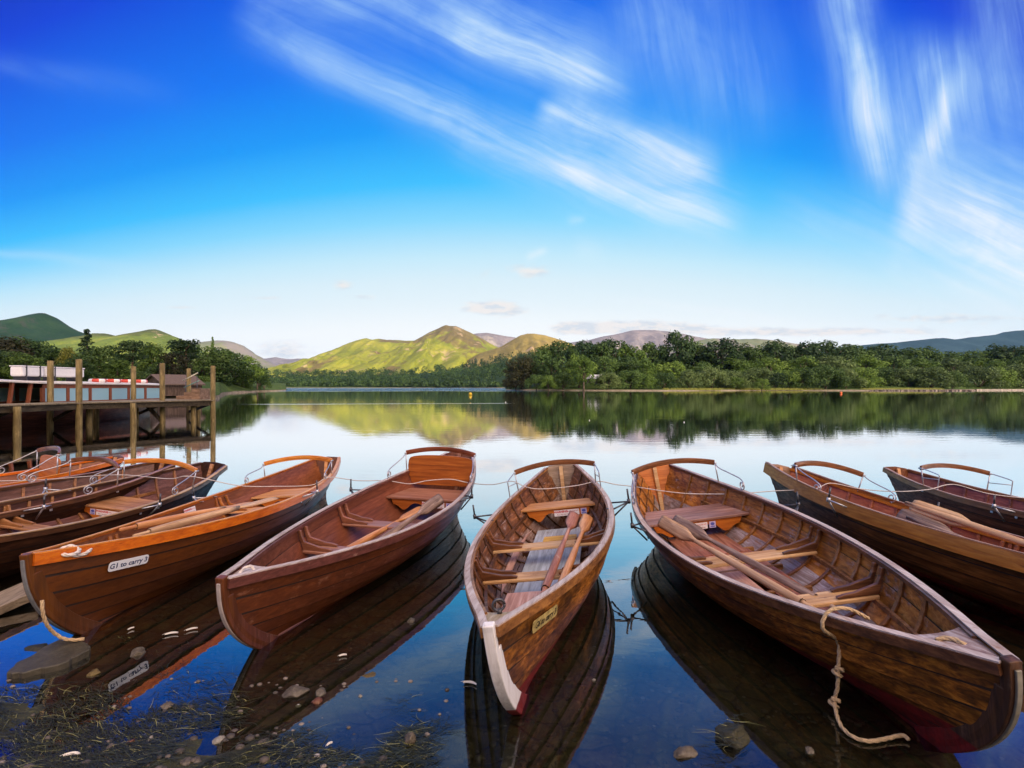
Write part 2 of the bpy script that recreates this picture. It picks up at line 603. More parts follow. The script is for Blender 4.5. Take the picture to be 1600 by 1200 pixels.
        for i in range(29):
            q = 1 - 2 * i / 28
            sc_ = dpt * .62 + dpt * .30 * math.cos(q * math.pi * 3) * (1 if abs(q) < .84 else .5) + (.05 if abs(q) < .3 else 0) * -1
            prof.append((q * wp * .93, -max(.045, sc_)))
        mb = MB()
        mb.slab(prof[::-1], Matrix(((1, 0, 0, 0), (0, 0, 1, y0 + .02), (0, 1, 0, top), (0, 0, 0, 1))), .02)
        pan = mb.build('bench_panel', M['panel'], root)
        sx = o.get('sticker', None)
        if sx is not None:
            mb = MB()
            F = frame((sx, y0 + .0165, top - .052), (1, 0, 0), (0, 0, 1))
            w_, h_ = .30, .07
            mb.mat = 0
            mb.slab([(-w_/2, -h_/2), (w_/2, -h_/2), (w_/2, h_/2), (-w_/2, h_/2)], F, .002)
            text_into(mb, 'WARNING', .034, F @ Matrix.Translation((-.068, .014, 0)), .0032, mat=1, bold=.0012)
            text_into(mb, 'Standing up will', .022, F @ Matrix.Translation((.068, .015, 0)), .0032, mat=1)
            text_into(mb, 'affect the stability of the boat', .021, F @ Matrix.Translation((0, -.018, 0)), .0032, mat=2)
            bx = -.20 if o.get('badge_left') else .205
            F2 = F @ Matrix.Translation((bx, 0, 0))
            mb.mat = 3
            mb.slab([(-.035, -.035), (.035, -.035), (.035, .035), (-.035, .035)], F2, .002)
            mb.mat = 4
            k = mb.add([F2 @ V((.022 * math.cos(i * .349), .008 + .017 * math.sin(i * .349), .0032)) for i in range(18)])
            mb.face([k + i for i in range(18)])
            mb.slab([(-.024, -.026), (.024, -.026), (.024, -.016), (-.024, -.016)], F2, .0032)
            mb.build('warning_sticker', [MAT['paper'], MAT['print_red'], MAT['print_dark'], MAT['badge'], MAT['badge_mark']], pan)
    # backrest: arched rail on iron standards
    if 'rail' in o:
        ur, hw, hz, style = o['rail'][:4]
        dzl, dzr = (o['rail'][4:] + (0, 0))[:2] if len(o['rail']) > 4 else (0, 0)
        zr = ln.zg(ur) + hz; yr = ur * L
        pts = []
        for i in range(19):
            q = i / 18 * 2 - 1
            pts.append(V((q * hw, yr + .10 * (1 - q * q), zr + .055 * (1 - q * q) + (dzl if q < 0 else dzr) * abs(q))))
        mb = MB(); mb.smooth = False
        mb.sweep(pts, [(-.014, -.032), (.014, -.032), (.017, 0), (.012, .03), (-.012, .03), (-.017, 0)])
        mb.build('backrest_rail', M['rail'], root, .004)
        for side in (1, -1):
            e = pts[-1] if side > 0 else pts[0]
            wg = ln.bg(ur)
            foot = V((side * wg, yr - .02, ln.zg(ur) + .012))
            mb = MB()
            mb.tube([foot, e + V((0, -.01, .0))], .0075, 8)
            mb.tube([e + V((0, -.03, -.005)), e + V((0, .03, -.005))], .012, 8)
            g = lambda yy_: V((side * ln.bg(yy_ / L), yy_, ln.zg(yy_ / L) + .012))
            if style == 'scroll':
                gy = yr - .42
                gp = g(gy)
                pth = [e, e + V((0, -.10, -.045)), e.lerp(gp, .55) + V((0, 0, .055)), gp + V((0, .05, .135)), gp + V((0, -.03, .10))]
                # spiral
                cen = gp + V((0, .012, .062))
                for i in range(15):
                    a = math.pi * .75 + i * .62
                    r_ = .058 * (1 - i / 19)
                    pth.append(cen + V((0, math.cos(a) * r_, math.sin(a) * r_)))
                mb.tube(smooth_path(pth, 4), .0068, 7)
                mb.tube([gp, gp + V((0, .004, .02))], .009, 8)
            else:
                gy = yr - .30
                gp = g(gy)
                c_ = V((gp.x, gp.y, e.z - .05))
                mb.tube(smooth_path([e, e.lerp(c_, .5) + V((0, 0, .004)), c_, c_ + V((0, -.012, -.03)), gp], 5), .0065, 7)
                mid = foot.lerp(e, .45)
                mb.tube([mid, c_ + V((0, 0, -.06))], .0055, 7)
                mb.tube([gp, gp + V((0, 0, .02))], .009, 8)
            mb.box(foot + V((side * .012, 0, -.045)), (.006, .03, .07))
            mb.build('backrest_iron', MAT['iron'], root)
    if o.get('backboard'):
        yb, wb, hb, z0 = o['backboard']
        prof = [(-wb * .84, z0), (wb * .84, z0), (wb * .97, z0 + hb * .35), (wb, z0 + hb * .62), (wb * .985, z0 + hb * .8)]
        for i in range(17):
            q = math.cos(math.pi * (i + 1) / 18)
            prof.append((q * wb * .97, z0 + hb * (.80 + .20 * math.sin(math.pi * (i + 1) / 18) ** .55)))
        prof += [(-wb * .985, z0 + hb * .8), (-wb, z0 + hb * .62), (-wb * .97, z0 + hb * .35)]
        mb = MB()
        mb.slab(prof, Matrix(((1, 0, 0, 0), (0, .12, 1, yb), (0, 1, 0, 0), (0, 0, 0, 1))), .02)
        mb.build('backboard', M['panel'], root, .004)
    # floorboards
    for (xa, xb, ua, ub, zf, mk) in o.get('floor', []):
        mb = MB()
        ya, yb = ua * L, ub * L
        def lim(xv, yv):
            w = ln.inside_halfwidth(yv / L, zf - .02)[0] - .01
            return max(-w, min(w, xv))
        rows = []
        ny = 8
        lo, hi = [], []
        for i in range(ny + 1):
            yv = ya + (yb - ya) * i / ny
            lo.append((lim(xa, yv), yv)); hi.append((lim(xb, yv), yv))
        outl = lo[::-1] + hi
        mb.slab([(a_, b_) for a_, b_ in (hi[::-1] + lo)][::-1], Matrix.Translation((0, 0, zf - .018)), .018)
        mb.build('floorboard', M.get(mk) or MAT[mk], root)
    if 'bow_seat' in o:
        xa, xb, ua, ub, zf, hh, mk = o['bow_seat']
        mb = MB()
        wl = ln.inside_halfwidth(ua, zf - .03 - hh)[0] - .01
        xa, xb = max(xa, -wl), min(xb, wl)
        xm = xa + (xb - xa) * .62
        for p_, q_ in ((xa, xm - .003), (xm + .003, xb)):
            mb.box(((p_ + q_) / 2, (ua + ub) / 2 * L, zf - .015), (q_ - p_, (ub - ua) * L, .03)); mb.box(((p_ + q_) / 2, ua * L + .012, zf - .03 - hh / 2), (q_ - p_, .024, hh - .002))
        mb.build('bow_seat', MAT[mk], root, .005)
    # floor bearers
    for u in o.get('bearers', []):
        w = ln.inside_halfwidth(u, .0)[0]
        mb = MB(); mb.box((0, u * L, .0), (2 * w - .02, .03, .05)); mb.build('floor_bearer', M['rib'], root, .004)
    # outriggers carrying the rowlock pins
    if 'outrigger' in o:
        uo, reach, hp = o['outrigger'][:3]
        for side in o.get('out_sides', (1, -1)):
            yo = uo * L
            a = V((side * (ln.bg((yo - .14) / L) + .02), yo - .14, ln.zg(uo) + .0))
            b = V((side * (ln.bg((yo + .14) / L) + .02), yo + .14, ln.zg(uo) + .0))
            c_ = V((side * (ln.bg(uo) + reach), yo, ln.zg(uo) + .03))
            low = V((side * (ln.bg(uo) + .0), yo, ln.zg(uo) - .13))
            mb = MB()
            for p in (a, b, low):
                mb.tube([p, c_], .0085, 7)
            for p in (a, b):
                mb.box(p + V((-side * .03, 0, .01)), (.06, .03, .008))
                mb.box(p + V((0, 0, -.03)), (.006, .028, .07))
            mb.tube([c_ + V((0, 0, -.02)), c_ + V((0, 0, .025))], .018, 8)
            orr = mb.build('outrigger', MAT['dark_iron'] if o.get('iron_dark', True) else MAT['iron'], root)
            if o.get('pins', True):
                mb = MB(); mb.tube([c_ + V((0, 0, .02)), c_ + V((0, 0, hp))], .0095, 8)
                mb.build('rowlock_pin', MAT['dark_iron'], orr)
    # name plate on the bow
    if 'plate' in o:
        txt, side, yp, vp, w_, h_, bg, fg, shear, size = o['plate']
        u = yp / L
        p = ln.O(u, vp, side, .016)
        q = ln.O(u + .03, vp, side, .016)
        n_ = ln.N(u, vp, side)
        xd = (q - p).normalized() * side
        p = p + n_ * .006
        yd = n_.cross(xd).normalized()
        F = frame(p, xd, yd)
        mb = MB(); r_ = min(h_ * .25, .018)
        out = []
        for cx, cy, a0 in ((w_/2-r_, h_/2-r_, 0), (-w_/2+r_, h_/2-r_, 90), (-w_/2+r_, -h_/2+r_, 180), (w_/2-r_, -h_/2+r_, 270)):
            for k in range(4):
                a = math.radians(a0 + 30 * k); out.append((cx + r_ * math.cos(a), cy + r_ * math.sin(a)))
        mb.slab(out, F, .004)
        text_into(mb, txt, size, F, .0055, shear=shear, mat=1, bold=.0012)
        mb.mat = 1
        for sx in (-1, 1):
            k = mb.add([F @ V((sx * (w_/2 - .013) + .003 * math.cos(i), .003 * math.sin(i), .0055)) for i in range(6)])
            mb.face([k + i for i in range(6)])
        mb.build('name_plate', [MAT[bg], MAT[fg]], root)
    if o.get('side_sticker'):
        side, yp, vp = o['side_sticker']
        u = yp / L
        p = ln.O(u, vp, side, -.03); n_ = -ln.N(u, vp, side)
        q = ln.O(u + .03, vp, side, -.03)
        xd = (q - p).normalized() * (-side)
        F = frame(p + n_ * .006, xd, n_.cross(xd))
        mb = MB()
        mb.slab([(-.11, -.035), (.11, -.035), (.11, .035), (-.11, .035)], F, .002)
        text_into(mb, 'WARNING', .03, F @ Matrix.Translation((-.04, .014, 0)), .0032, mat=1, bold=.0012)
        text_into(mb, 'Standing', .02, F @ Matrix.Translation((.065, .014, 0)), .0032, mat=1)
        text_into(mb, 'affects the stability of boat', .017, F @ Matrix.Translation((0, -.018, 0)), .0032, mat=2)
        mb.build('warning_sticker', [MAT['paper'], MAT['print_red'], MAT['print_dark']], root)
    if o.get('ring'):
        mb = MB(); zz = ln.zg(.05) + .02
        mb.tube([V((.0 + .03 * math.cos(a), .24 + .012 * math.cos(a), zz + .03 + .03 * math.sin(a))) for a in [i * .35 for i in range(19)]], .008, 8)
        mb.tube([(0, .24, zz - .02), (0, .24, zz + .006)], .014, 8)
        mb.build('mooring_ring', MAT['dark_iron'], root)
    WLINES.append((ln, Wm))
    return root, ln, Wm

def oar(p_handle, p_blade, mat, label, roll=0.0, blade_w=.135, blade_l=.62, square=.95):
    """an oar lying from handle end to blade tip (world points)"""
    a, b = V(p_handle), V(p_blade)
    d = (b - a); L = d.length; d.normalize()
    root = empty('oar', label, 'oar', a, 'oars laid inside the boats')
    sd = d.cross(V((0, 0, 1))).normalized(); up = sd.cross(d)
    Rm = Matrix((sd, d, up)).transposed().to_4x4() @ Matrix.Rotation(roll, 4, 'Y')
    root.rotation_euler = Rm.to_euler()
    mb = MB(); mb.smooth = True
    mb.tube([(0, 0, 0), (0, .02, 0), (0, .13, 0), (0, .15, 0)], [.014, .018, .017, .024], 10)
    # square loom tapering to a round shaft
    ys = [.15, .4, .75, 1.05, 1.2, L - blade_l]
    ws = [.026, .03, .03, .028, .022, .019]
    n = 12; rows = []
    for yv, w in zip(ys, ws):
        sq = 1 if yv < square else 0
        row = []
        for j in range(n):
            t = 2 * math.pi * j / n
            cx, cz = math.cos(t), math.sin(t)
            k = 1 / max(abs(cx), abs(cz)) if sq else 1
            k = min(k, 1.3)
            row.append((cx * w * k, yv, cz * w * k * 1.15))
        rows.append(row)
    k0 = len(mb.v); mb.grid(rows, closed=True)
    mb.build('shaft', mat, root)
    mb = MB(); mb.smooth = True
    rows = []; nb = 14
    for i in range(nb + 1):
        t = i / nb; yv = L - blade_l + blade_l * t
        sm = min(1, t / .35); sm = sm * sm * (3 - 2 * sm)
        hw = .019 + (blade_w / 2 - .019) * sm
        if t > .96: hw *= .86
        thk = .019 * (1 - sm) + .006 * sm
        rows.append([(-hw, yv, 0), (-hw * .6, yv, thk * .8 + .002), (0, yv, thk + .006), (hw * .6, yv, thk * .8 + .002), (hw, yv, 0), (hw * .6, yv, -thk * .8), (0, yv, -thk), (-hw * .6, yv, -thk * .8)])
    k0 = len(mb.v); mb.grid(rows, closed=True)
    mb.face([k0 + nb * 8 + j for j in range(8)])
    mb.build('blade', mat, root)
    return root
# ------------------------------------------------------------------ boat materials
MAT = {}
MAT['paper'] = plain('sticker paper', (.78, .74, .74), .45, var=.06)
MAT['print_red'] = plain('red print', (.55, .02, .03), .5, var=.05, bump=0)
MAT['print_dark'] = plain('dark red print', (.30, .05, .06), .5, var=.05, bump=0)
MAT['badge'] = plain('lilac badge paper', (.50, .45, .66), .45, var=.06)
MAT['badge_mark'] = plain('blue badge print', (.08, .10, .42), .45, var=.05, bump=0)
MAT['white_plate'] = plain('white enamel plate', (.82, .84, .86), .25, var=.04, coat=.4)
MAT['navy_letter'] = plain('navy lettering', (.02, .04, .12), .4, var=.05, bump=0)
MAT['gold_plate'] = plain('yellowed painted plate', (.42, .32, .11), .5, var=.4, scale=25)
MAT['black_letter'] = plain('black lettering', (.012, .010, .008), .5, var=.05, bump=0)
MAT['iron'] = plain('galvanised iron', (.52, .53, .56), .38, metal=.75, var=.25, scale=40)
MAT['dark_iron'] = plain('dark iron', (.09, .09, .10), .45, metal=.8, var=.4, scale=40)
MAT['rope'] = plain('manila rope', (.50, .36, .20), .85, var=.3, scale=60, bump=.3)
MAT['pale_rope'] = plain('pale nylon rope', (.62, .56, .50), .8, var=.2, scale=60, bump=.3)
MAT['line'] = plain('thin mooring line', (.58, .53, .50), .75, var=.15, scale=60)
MAT['grey_board'] = wood('pale grey painted board', (.28, .30, .34), (.42, .46, .52), (.55, .60, .68), 'Y', .5, .05, wear=.35, wearcol=(.20, .17, .15), stain=.3)
MAT['pink_board'] = wood('faded pink brown board', (.34, .17, .13), (.50, .27, .21), (.62, .38, .31), 'Y', .55, .05, wear=.3, wearcol=(.55, .45, .42), stain=.2)
MAT['red_board'] = wood('red brown floorboard', (.20, .07, .04), (.34, .13, .08), (.44, .20, .13), 'Y', .5, .08, wear=.3, wearcol=(.40, .30, .27), stain=.25)
MAT['yellow_wood'] = wood('yellow new pine', (.55, .28, .04), (.70, .40, .07), (.78, .50, .12), 'X', .5, .1, stain=.1)
MAT['oar_red'] = wood('red brown oar wood', (.26, .09, .05), (.42, .17, .10), (.55, .27, .17), 'Y', .42, .15, wear=.3, wearcol=(.5, .38, .33), stain=.2)
MAT['oar_orange'] = wood('orange oar wood', (.42, .16, .05), (.62, .27, .09), (.74, .38, .15), 'Y', .4, .2, wear=.25, wearcol=(.5, .3, .2), stain=.2)
MAT['oar_grey'] = wood('weathered grey oar wood', (.17, .11, .08), (.30, .20, .15), (.46, .34, .26), 'Y', .55, .05, wear=.5, wearcol=(.13, .09, .075), stain=.3)
MAT['oar_tan'] = wood('tan oar wood', (.40, .22, .11), (.58, .36, .19), (.70, .48, .28), 'Y', .48, .1, wear=.3, wearcol=(.25, .15, .09), stain=.25)

def kit(prefix, outer, inner, gun, thw, panel, stem, deck, rib, **kw):
    """one boat's set of timbers"""
    k = {'outer': outer, 'inner': inner, 'gunwale': gun, 'thwart': thw, 'panel': panel, 'stem': stem, 'deck': deck, 'rib': rib,
         'transom': kw.get('transom', outer), 'knee': kw.get('knee', rib), 'rail': kw.get('rail', panel), 'bench': kw.get('bench', thw)}
    for q in ('cap', 'band'):
        if q in kw: k[q] = kw[q]
    return k

wX = lambda nm, d, m, l, **k: wood(nm, d, m, l, 'X', **k)
rail_brown = wX('dark varnished rail', (.12, .045, .018), (.20, .075, .028), (.30, .12, .045), rough=.3, coat=.5, stain=.15)
rail_orange = wX('orange varnished rail', (.50, .15, .02), (.62, .22, .035), (.72, .31, .06), rough=.3, coat=.5, stain=.05)
panel_orange = wX('orange varnished panel', (.38, .10, .010), (.50, .14, .016), (.62, .20, .028), rough=.4, coat=.15, stain=.08)
panel_brown = wX('red brown varnished panel', (.22, .055, .008), (.34, .09, .014), (.46, .14, .026), rough=.34, coat=.25, stain=.1)
thw_orange = wX('orange thwart', (.48, .20, .06), (.62, .30, .11), (.72, .42, .2), rough=.42, coat=.2, wear=.25, wearcol=(.42, .28, .2), stain=.15)
thw_pink = wX('faded thwart', (.32, .15, .10), (.48, .25, .17), (.60, .36, .27), rough=.5, coat=.1, wear=.3, wearcol=(.4, .3, .27), stain=.2)
thw_tan = wX('tan worn thwart', (.42, .22, .09), (.60, .36, .16), (.70, .48, .26), rough=.5, coat=.1, wear=.45, wearcol=(.2, .11, .07), stain=.2)
thw_brown = wX('brown thwart', (.20, .08, .045), (.30, .13, .08), (.38, .2, .14), rough=.38, coat=.25, stain=.1)
cap_pale = wood('worn pale gunwale edge', (.34, .25, .21), (.50, .40, .35), (.62, .54, .49), 'Y', .5, .1, wear=.4, wearcol=(.25, .13, .08), stain=.2)
cap_brown = wood('worn brown gunwale edge', (.22, .10, .05), (.34, .18, .11), (.48, .32, .25), 'Y', .42, .2, wear=.4, wearcol=(.5, .42, .4), stain=.2)
cap_orange = wood('orange gunwale edge', (.52, .17, .02), (.64, .24, .03), (.74, .34, .06), 'Y', .33, .4, wear=.1, wearcol=(.7, .5, .35), stain=.05)

# boat with the white number plate, fresh orange trim
K2 = kit('', wood('smooth brown hull planks', (0.0840, 0.0245, 0.0036), (0.1080, 0.0310, 0.0048), (0.1320, 0.0396, 0.0066), 'Y', .42, .18, stain=.12, grain=.3),
         wood('brown inner planks', (0.1710, 0.0508, 0.0165), (0.2340, 0.0722, 0.0240), (0.2970, 0.0984, 0.0360), 'Y', .4, .25, stain=.15),
         wood('fresh orange varnish', (0.4400, 0.0892, 0.0048), (0.6000, 0.1318, 0.0072), (0.7000, 0.1870, 0.0132), 'Y', .3, .55, stain=.08),
         thw_orange, panel_orange, wood('brown stem', (.11, .036, .007), (.14, .046, .009), (.17, .06, .012), 'Z'),
         wood('orange deck', (.46, .13, .016), (.58, .19, .028), (.68, .26, .045), 'Y', .33, .4, stain=.1),
         wood('orange rib', (.34, .11, .022), (.44, .15, .03), (.52, .2, .05), 'X', .4, .3), rail=rail_orange, cap=cap_orange, band=plain('grey bow band', (.30, .31, .32), .4, metal=.5))
K3 = kit('', wood('red brown hull planks', (0.0840, 0.0216, 0.0052), (0.1120, 0.0288, 0.0072), (0.1520, 0.0418, 0.0111), 'Y', .40, .2, wear=.38, wearcol=(.28, .12, .065), stain=.15, grain=.4),
         wood('plum brown inner planks', (0.1230, 0.0360, 0.0180), (0.1640, 0.0495, 0.0248), (0.2132, 0.0690, 0.0360), 'Y', .36, .3, stain=.1),
         wood('dark plum gunwale', (.085, .028, .022), (.13, .042, .032), (.17, .06, .05), 'Y', .33, .4, wear=.25, wearcol=(.46, .28, .2), stain=.1),
         thw_brown, panel_brown, wood('red brown stem', (.11, .032, .009), (.15, .044, .013), (.2, .07, .025), 'Z', wear=.3, wearcol=(.45, .3, .24)),
         cap_pale, wood('plum rib', (.20, .075, .05), (.26, .10, .07), (.32, .14, .1), 'X'), rail=wX('red brown rail', (.17, .045, .02), (.26, .07, .03), (.34, .11, .05), rough=.28, coat=.5), cap=cap_pale,
         band=plain('pale worn bow edge', (.44, .38, .35), .55, metal=.1), knee=wood('brown knee', (.2, .075, .04), (.28, .11, .06), (.36, .16, .1), 'X', .36, .3))
K4 = kit('', wood('weathered amber planks', (.07, .026, .005), (.27, .092, .012), (.52, .205, .03), 'Y', .4, .3, wear=.3, wearcol=(.06, .03, .014), stain=.75, red_below=.02, fine=1.2),
         wood('brown worn inner planks', (.085, .030, .012), (.20, .075, .026), (.36, .155, .06), 'Y', .45, .2, wear=.5, wearcol=(.38, .29, .28), stain=.5),
         wood('amber gunwale', (.14, .055, .016), (.27, .11, .03), (.40, .18, .05), 'Y', .4, .3, stain=.3),
         thw_tan, panel_orange, wood('white painted stem', (.62, .60, .57), (.76, .74, .72), (.82, .81, .80), 'Z', .45, .2, wear=.2, wearcol=(.45, .36, .28), stain=0, red_below=-.02), wood('grey yellow worn deck', (.26, .20, .12), (.44, .35, .22), (.56, .48, .36), 'Y', .55, .05, wear=.4, wearcol=(.5, .46, .46), stain=.3),
         wood('dark brown rib', (0.0700, 0.0273, 0.0108), (0.1120, 0.0455, 0.0180), (0.1680, 0.0715, 0.0300), 'X', .42, .2), rail=rail_brown, cap=cap_pale, bench=thw_orange, knee=wood('brown worn knee', (0.1040, 0.0360, 0.0130), (0.1760, 0.0648, 0.0228), (0.2720, 0.1152, 0.0488), 'X', .4, .25, wear=.2, wearcol=(.45, .36, .3)),
         transom=wood('grey brown transom', (.22, .15, .1), (.34, .24, .16), (.44, .33, .24), 'X', .5, .1, wear=.3, wearcol=(.5, .42, .38)))
K5 = kit('', wood('dark weathered amber planks', (.055, .020, .004), (.29, .092, .011), (.56, .205, .026), 'Y', .42, .15, wear=.3, wearcol=(.05, .024, .011), stain=.7, red_below=.03, fine=1.2),
         wood('amber inner planks with grey wear', (.16, .052, .009), (.40, .14, .018), (.56, .235, .045), 'Y', .42, .2, wear=.42, wearcol=(.33, .27, .27), stain=.4),
         wood('dark gunwale', (.055, .023, .012), (.12, .048, .022), (.20, .085, .036), 'Y', .38, .35, wear=.25, wearcol=(.3, .16, .09), stain=.4),
         thw_tan, panel_orange, wood('dark stem', (.035, .015, .008), (.08, .033, .014), (.14, .06, .024), 'Z', .42, .25, red_below=.0, wear=.25, wearcol=(.2, .12, .08)), wood('plum grey worn deck', (.17, .09, .075), (.32, .22, .19), (.52, .44, .42), 'Y', .5, .1, wear=.5, wearcol=(.5, .45, .46), stain=.25),
         wood('amber rib', (.16, .065, .02), (.26, .11, .032), (.38, .18, .06), 'X', .4, .3), rail=rail_brown, cap=cap_pale, bench=wX('purple brown bench', (.26, .12, .085), (.37, .19, .14), (.46, .27, .22), rough=.42, coat=.2, wear=.25, wearcol=(.42, .34, .32)),
         knee=wood('dark knee', (.08, .032, .016), (.15, .06, .026), (.26, .12, .055), 'X', .36, .35, wear=.2, wearcol=(.42, .33, .3)), band=plain('grey brass bow band', (.30, .28, .22), .4, metal=.6), transom=panel_orange)
K6 = kit('', wood('dark brown planks', (.09, .034, .008), (.20, .072, .015), (.32, .12, .028), 'Y', .46, .06, wear=.2, wearcol=(.03, .015, .01), stain=.5, red_below=-.03, spec=.12),
         wood('red brown inner planks', (0.2890, 0.0800, 0.0338), (0.3910, 0.1200, 0.0525), (0.4760, 0.1760, 0.0825), 'Y', .4, .25, stain=.2),
         wood('amber rubbing strake', (0.3230, 0.1062, 0.0112), (0.4560, 0.1615, 0.0182), (0.5510, 0.2210, 0.0315), 'Y', .34, .45, wear=.12, wearcol=(.12, .05, .02), stain=.3),
         thw_orange, panel_orange, wood('dark brown stem', (.04, .018, .01), (.08, .034, .015), (.13, .055, .022), 'Z'), cap_brown,
         wood('red brown rib', (.2, .065, .03), (.28, .09, .042), (.36, .13, .06), 'X'), rail=rail_brown, cap=cap_brown, transom=wood('brown transom', (.2, .1, .05), (.3, .16, .09), (.4, .25, .16), 'X'))
K7 = kit('', wood('plum dark planks', (.10, .034, .013), (.20, .066, .025), (.30, .105, .042), 'Y', .46, .06, wear=.15, wearcol=(.03, .015, .01), stain=.4, red_below=-.03, spec=.12),
         wood('dusky red inner planks', (0.1650, 0.0525, 0.0350), (0.2250, 0.0770, 0.0525), (0.2850, 0.1120, 0.0770), 'Y', .4, .25, stain=.2),
         wood('brown rubbing strake', (.13, .05, .018), (.20, .08, .026), (.28, .115, .036), 'Y', .36, .4, stain=.3),
         thw_orange, panel_orange, wood('plum stem', (.05, .02, .014), (.09, .036, .02), (.14, .058, .03), 'Z'), cap_brown,
         wood('plum brown rib', (.13, .048, .03), (.2, .075, .045), (.28, .11, .066), 'X'), rail=rail_brown, cap=cap_brown)
KA = kit('', wood('very dark brown planks', (0.0256, 0.0105, 0.0056), (0.0440, 0.0173, 0.0084), (0.0720, 0.0285, 0.0119), 'Y', .46, .06, stain=.5, wear=.15, wearcol=(.1, .045, .02), spec=.12),
         wood('mauve brown inner planks', (0.0868, 0.0330, 0.0225), (0.1364, 0.0523, 0.0350), (0.1860, 0.0825, 0.0600), 'Y', .42, .22, wear=.3, wearcol=(.27, .19, .19), stain=.3),
         wood('dark brown gunwale', (.045, .019, .01), (.08, .034, .016), (.14, .058, .024), 'Y', .36, .4, stain=.3),
         wX('tan brown thwart', (.3, .13, .05), (.42, .2, .085), (.52, .28, .14), rough=.42, coat=.2, wear=.2, wearcol=(.35, .24, .2)), panel_orange, wood('dark stem timber', (.04, .018, .01), (.07, .03, .014), (.12, .05, .02), 'Z'), cap_brown,
         wood('light brown rib', (.24, .10, .035), (.34, .15, .055), (.44, .22, .09), 'X'), rail=rail_orange, cap=wood('yellow worn gunwale edge', (.36, .2, .08), (.52, .33, .14), (.62, .44, .24), 'Y', .45, .2, wear=.3, wearcol=(.5, .45, .42)))
KB = dict(KA); KB['rail'] = rail_brown; KB['cap'] = cap_brown
KC = dict(K2); KC['rail'] = rail_brown; KC['outer'] = KA['outer']

RIBS = lambda a, b, n: [a + (b - a) * i / (n - 1) for i in range(n)]
K4['inner_low'] = wood('grey brown lower planks', (.12, .065, .045), (.25, .16, .13), (.42, .33, .31), 'Y', .5, .1, wear=.5, wearcol=(.12, .06, .035), stain=.4)
K5['inner_low'] = wood('lavender grey worn lower planks', (.17, .11, .09), (.32, .24, .23), (.46, .40, .41), 'Y', .5, .1, wear=.5, wearcol=(.30, .13, .05), stain=.35)
MAT['seam'] = plain('plank seam dirt and shadow', (.022, .010, .006), .8, var=.3)
# ------------------------------------------------------------------ the boats
build_boat('rowing_boat', 'brown rowing boat with orange gunwales and white plate reading G1 to carry 3',
    (-3.162, 3.472, -.013, .005, -.053, .045, 5.39, .977, .944, .87), K2,
    dict(seed=2, ribs=[.13, .205, .225, .40, .58], thwarts=[(.36, .2, 'thwart'), (.60, .2, 'thwart')], bench=(.70, .80), bench_boards=3,
         rail=(.785, .50, .22, 'scroll'), outrigger=(.55, .16, .14), gun_h=.075, deck=.36, side_sticker=(-1, 2.55, .93),
         plate=('G1 to carry 3', 1, .60, .80, .31, .072, 'white_plate', 'navy_letter', 0, .053), iron_dark=False, inwale=False,
         floor=[(-.2, .2, .2, .7, .0, 'red_board')], stringer=False))
MAT['plum_floor'] = wood('plum brown floor', (.19, .085, .07), (.25, .115, .10), (.31, .155, .14), 'Y', .42, .2, stain=.15)
build_boat('rowing_boat', 'red brown rowing boat with a solid orange backboard and two oars lying inside',
    (-1.814, 3.315, -.203, .034, .013, .011, 4.97, 1.031, .864, .98), K3,
    dict(seed=3, ribs=[], thwarts=[(.315, .2, 'thwart'), (.50, .2, 'thwart')], bench=(.69, .80), bench_boards=1, sticker=.12,
         rail=(.815, .50, .27, 'scroll'), backboard=(.815 * 4.97 - .06, .475, .41, .29), outrigger=(.60, .13, .13), deck=.42, gun_h=.06,
         floor=[(-.42, .42, .10, .69, -.02, 'plum_floor')], stringer=False))
build_boat('rowing_boat', 'weathered amber rowing boat with white stem and yellow plate reading G6 to carry 3',
    (-.025, 2.601, -.163, .025, -.138, .003, 4.881, 1.028, .912, .942), K4,
    dict(seed=4, ribs=RIBS(.13, .93, 14), thwarts=[(.35, .16, 'thwart'), (.525, .17, 'thwart')], bench=(.765, .83), bench_boards=1, sticker=.10,
         rail=(.815, .50, .25, 'bracket'), outrigger=(.615, .20, .13), deck=.33, ring=True, bearers=[.3, .45, .6, .7],
         floor=[(-.26, .28, .30, .745, .035, 'grey_board'), (-.46, -.35, .30, .74, .07, 'pink_board'), (-.14, .22, .64, .672, .06, 'yellow_wood')],
         bow_seat=(-.24, .24, .225, .30, .19, .08, 'pink_board'),
         plate=('G6 to carry 3', 1, .48, .86, .32, .068, 'gold_plate', 'black_letter', .3, .049)))
build_boat('rowing_boat', 'weathered dark amber rowing boat with a rope hanging over its side',
    (2.153, 2.225, .036, .023, -.116, .059, 4.897, 1.146, .874, .924), K5,
    dict(seed=5, ribs=RIBS(.17, .92, 13), thwarts=[(.295, .17, 'thwart'), (.49, .18, 'thwart')], bench=(.70, .80), bench_boards=2, sticker=-.05,
         rail=(.83, .50, .25, 'scroll'), outrigger=(.60, .13, .13), deck=.42, bearers=[.3, .42, .52, .62],
         floor=[(.06, .32, .27, .62, .02, 'red_board'), (-.32, .28, .60, .72, .03, 'red_board'), (-.34, .0, .27, .60, .02, 'pink_board'), (-.30, -.02, .545, .565, .06, 'yellow_wood')]))
build_boat('rowing_boat', 'dark rowing boat with an amber rubbing strake and oar blades sticking up',
    (4.545, 2.121, .188, .039, .152, -.02, 5.18, .944, .846, .885), K6,
    dict(seed=6, ribs=RIBS(.2, .9, 14), thwarts=[(.36, .18, 'thwart'), (.52, .18, 'thwart')], bench=(.70, .80), rail=(.833, .48, .23, 'scroll'),
         outrigger=(.68, .14, .13), gun_h=.13, deck=.4, iron_dark=False, floor=[(-.25, .25, .2, .7, .0, 'red_board')]))
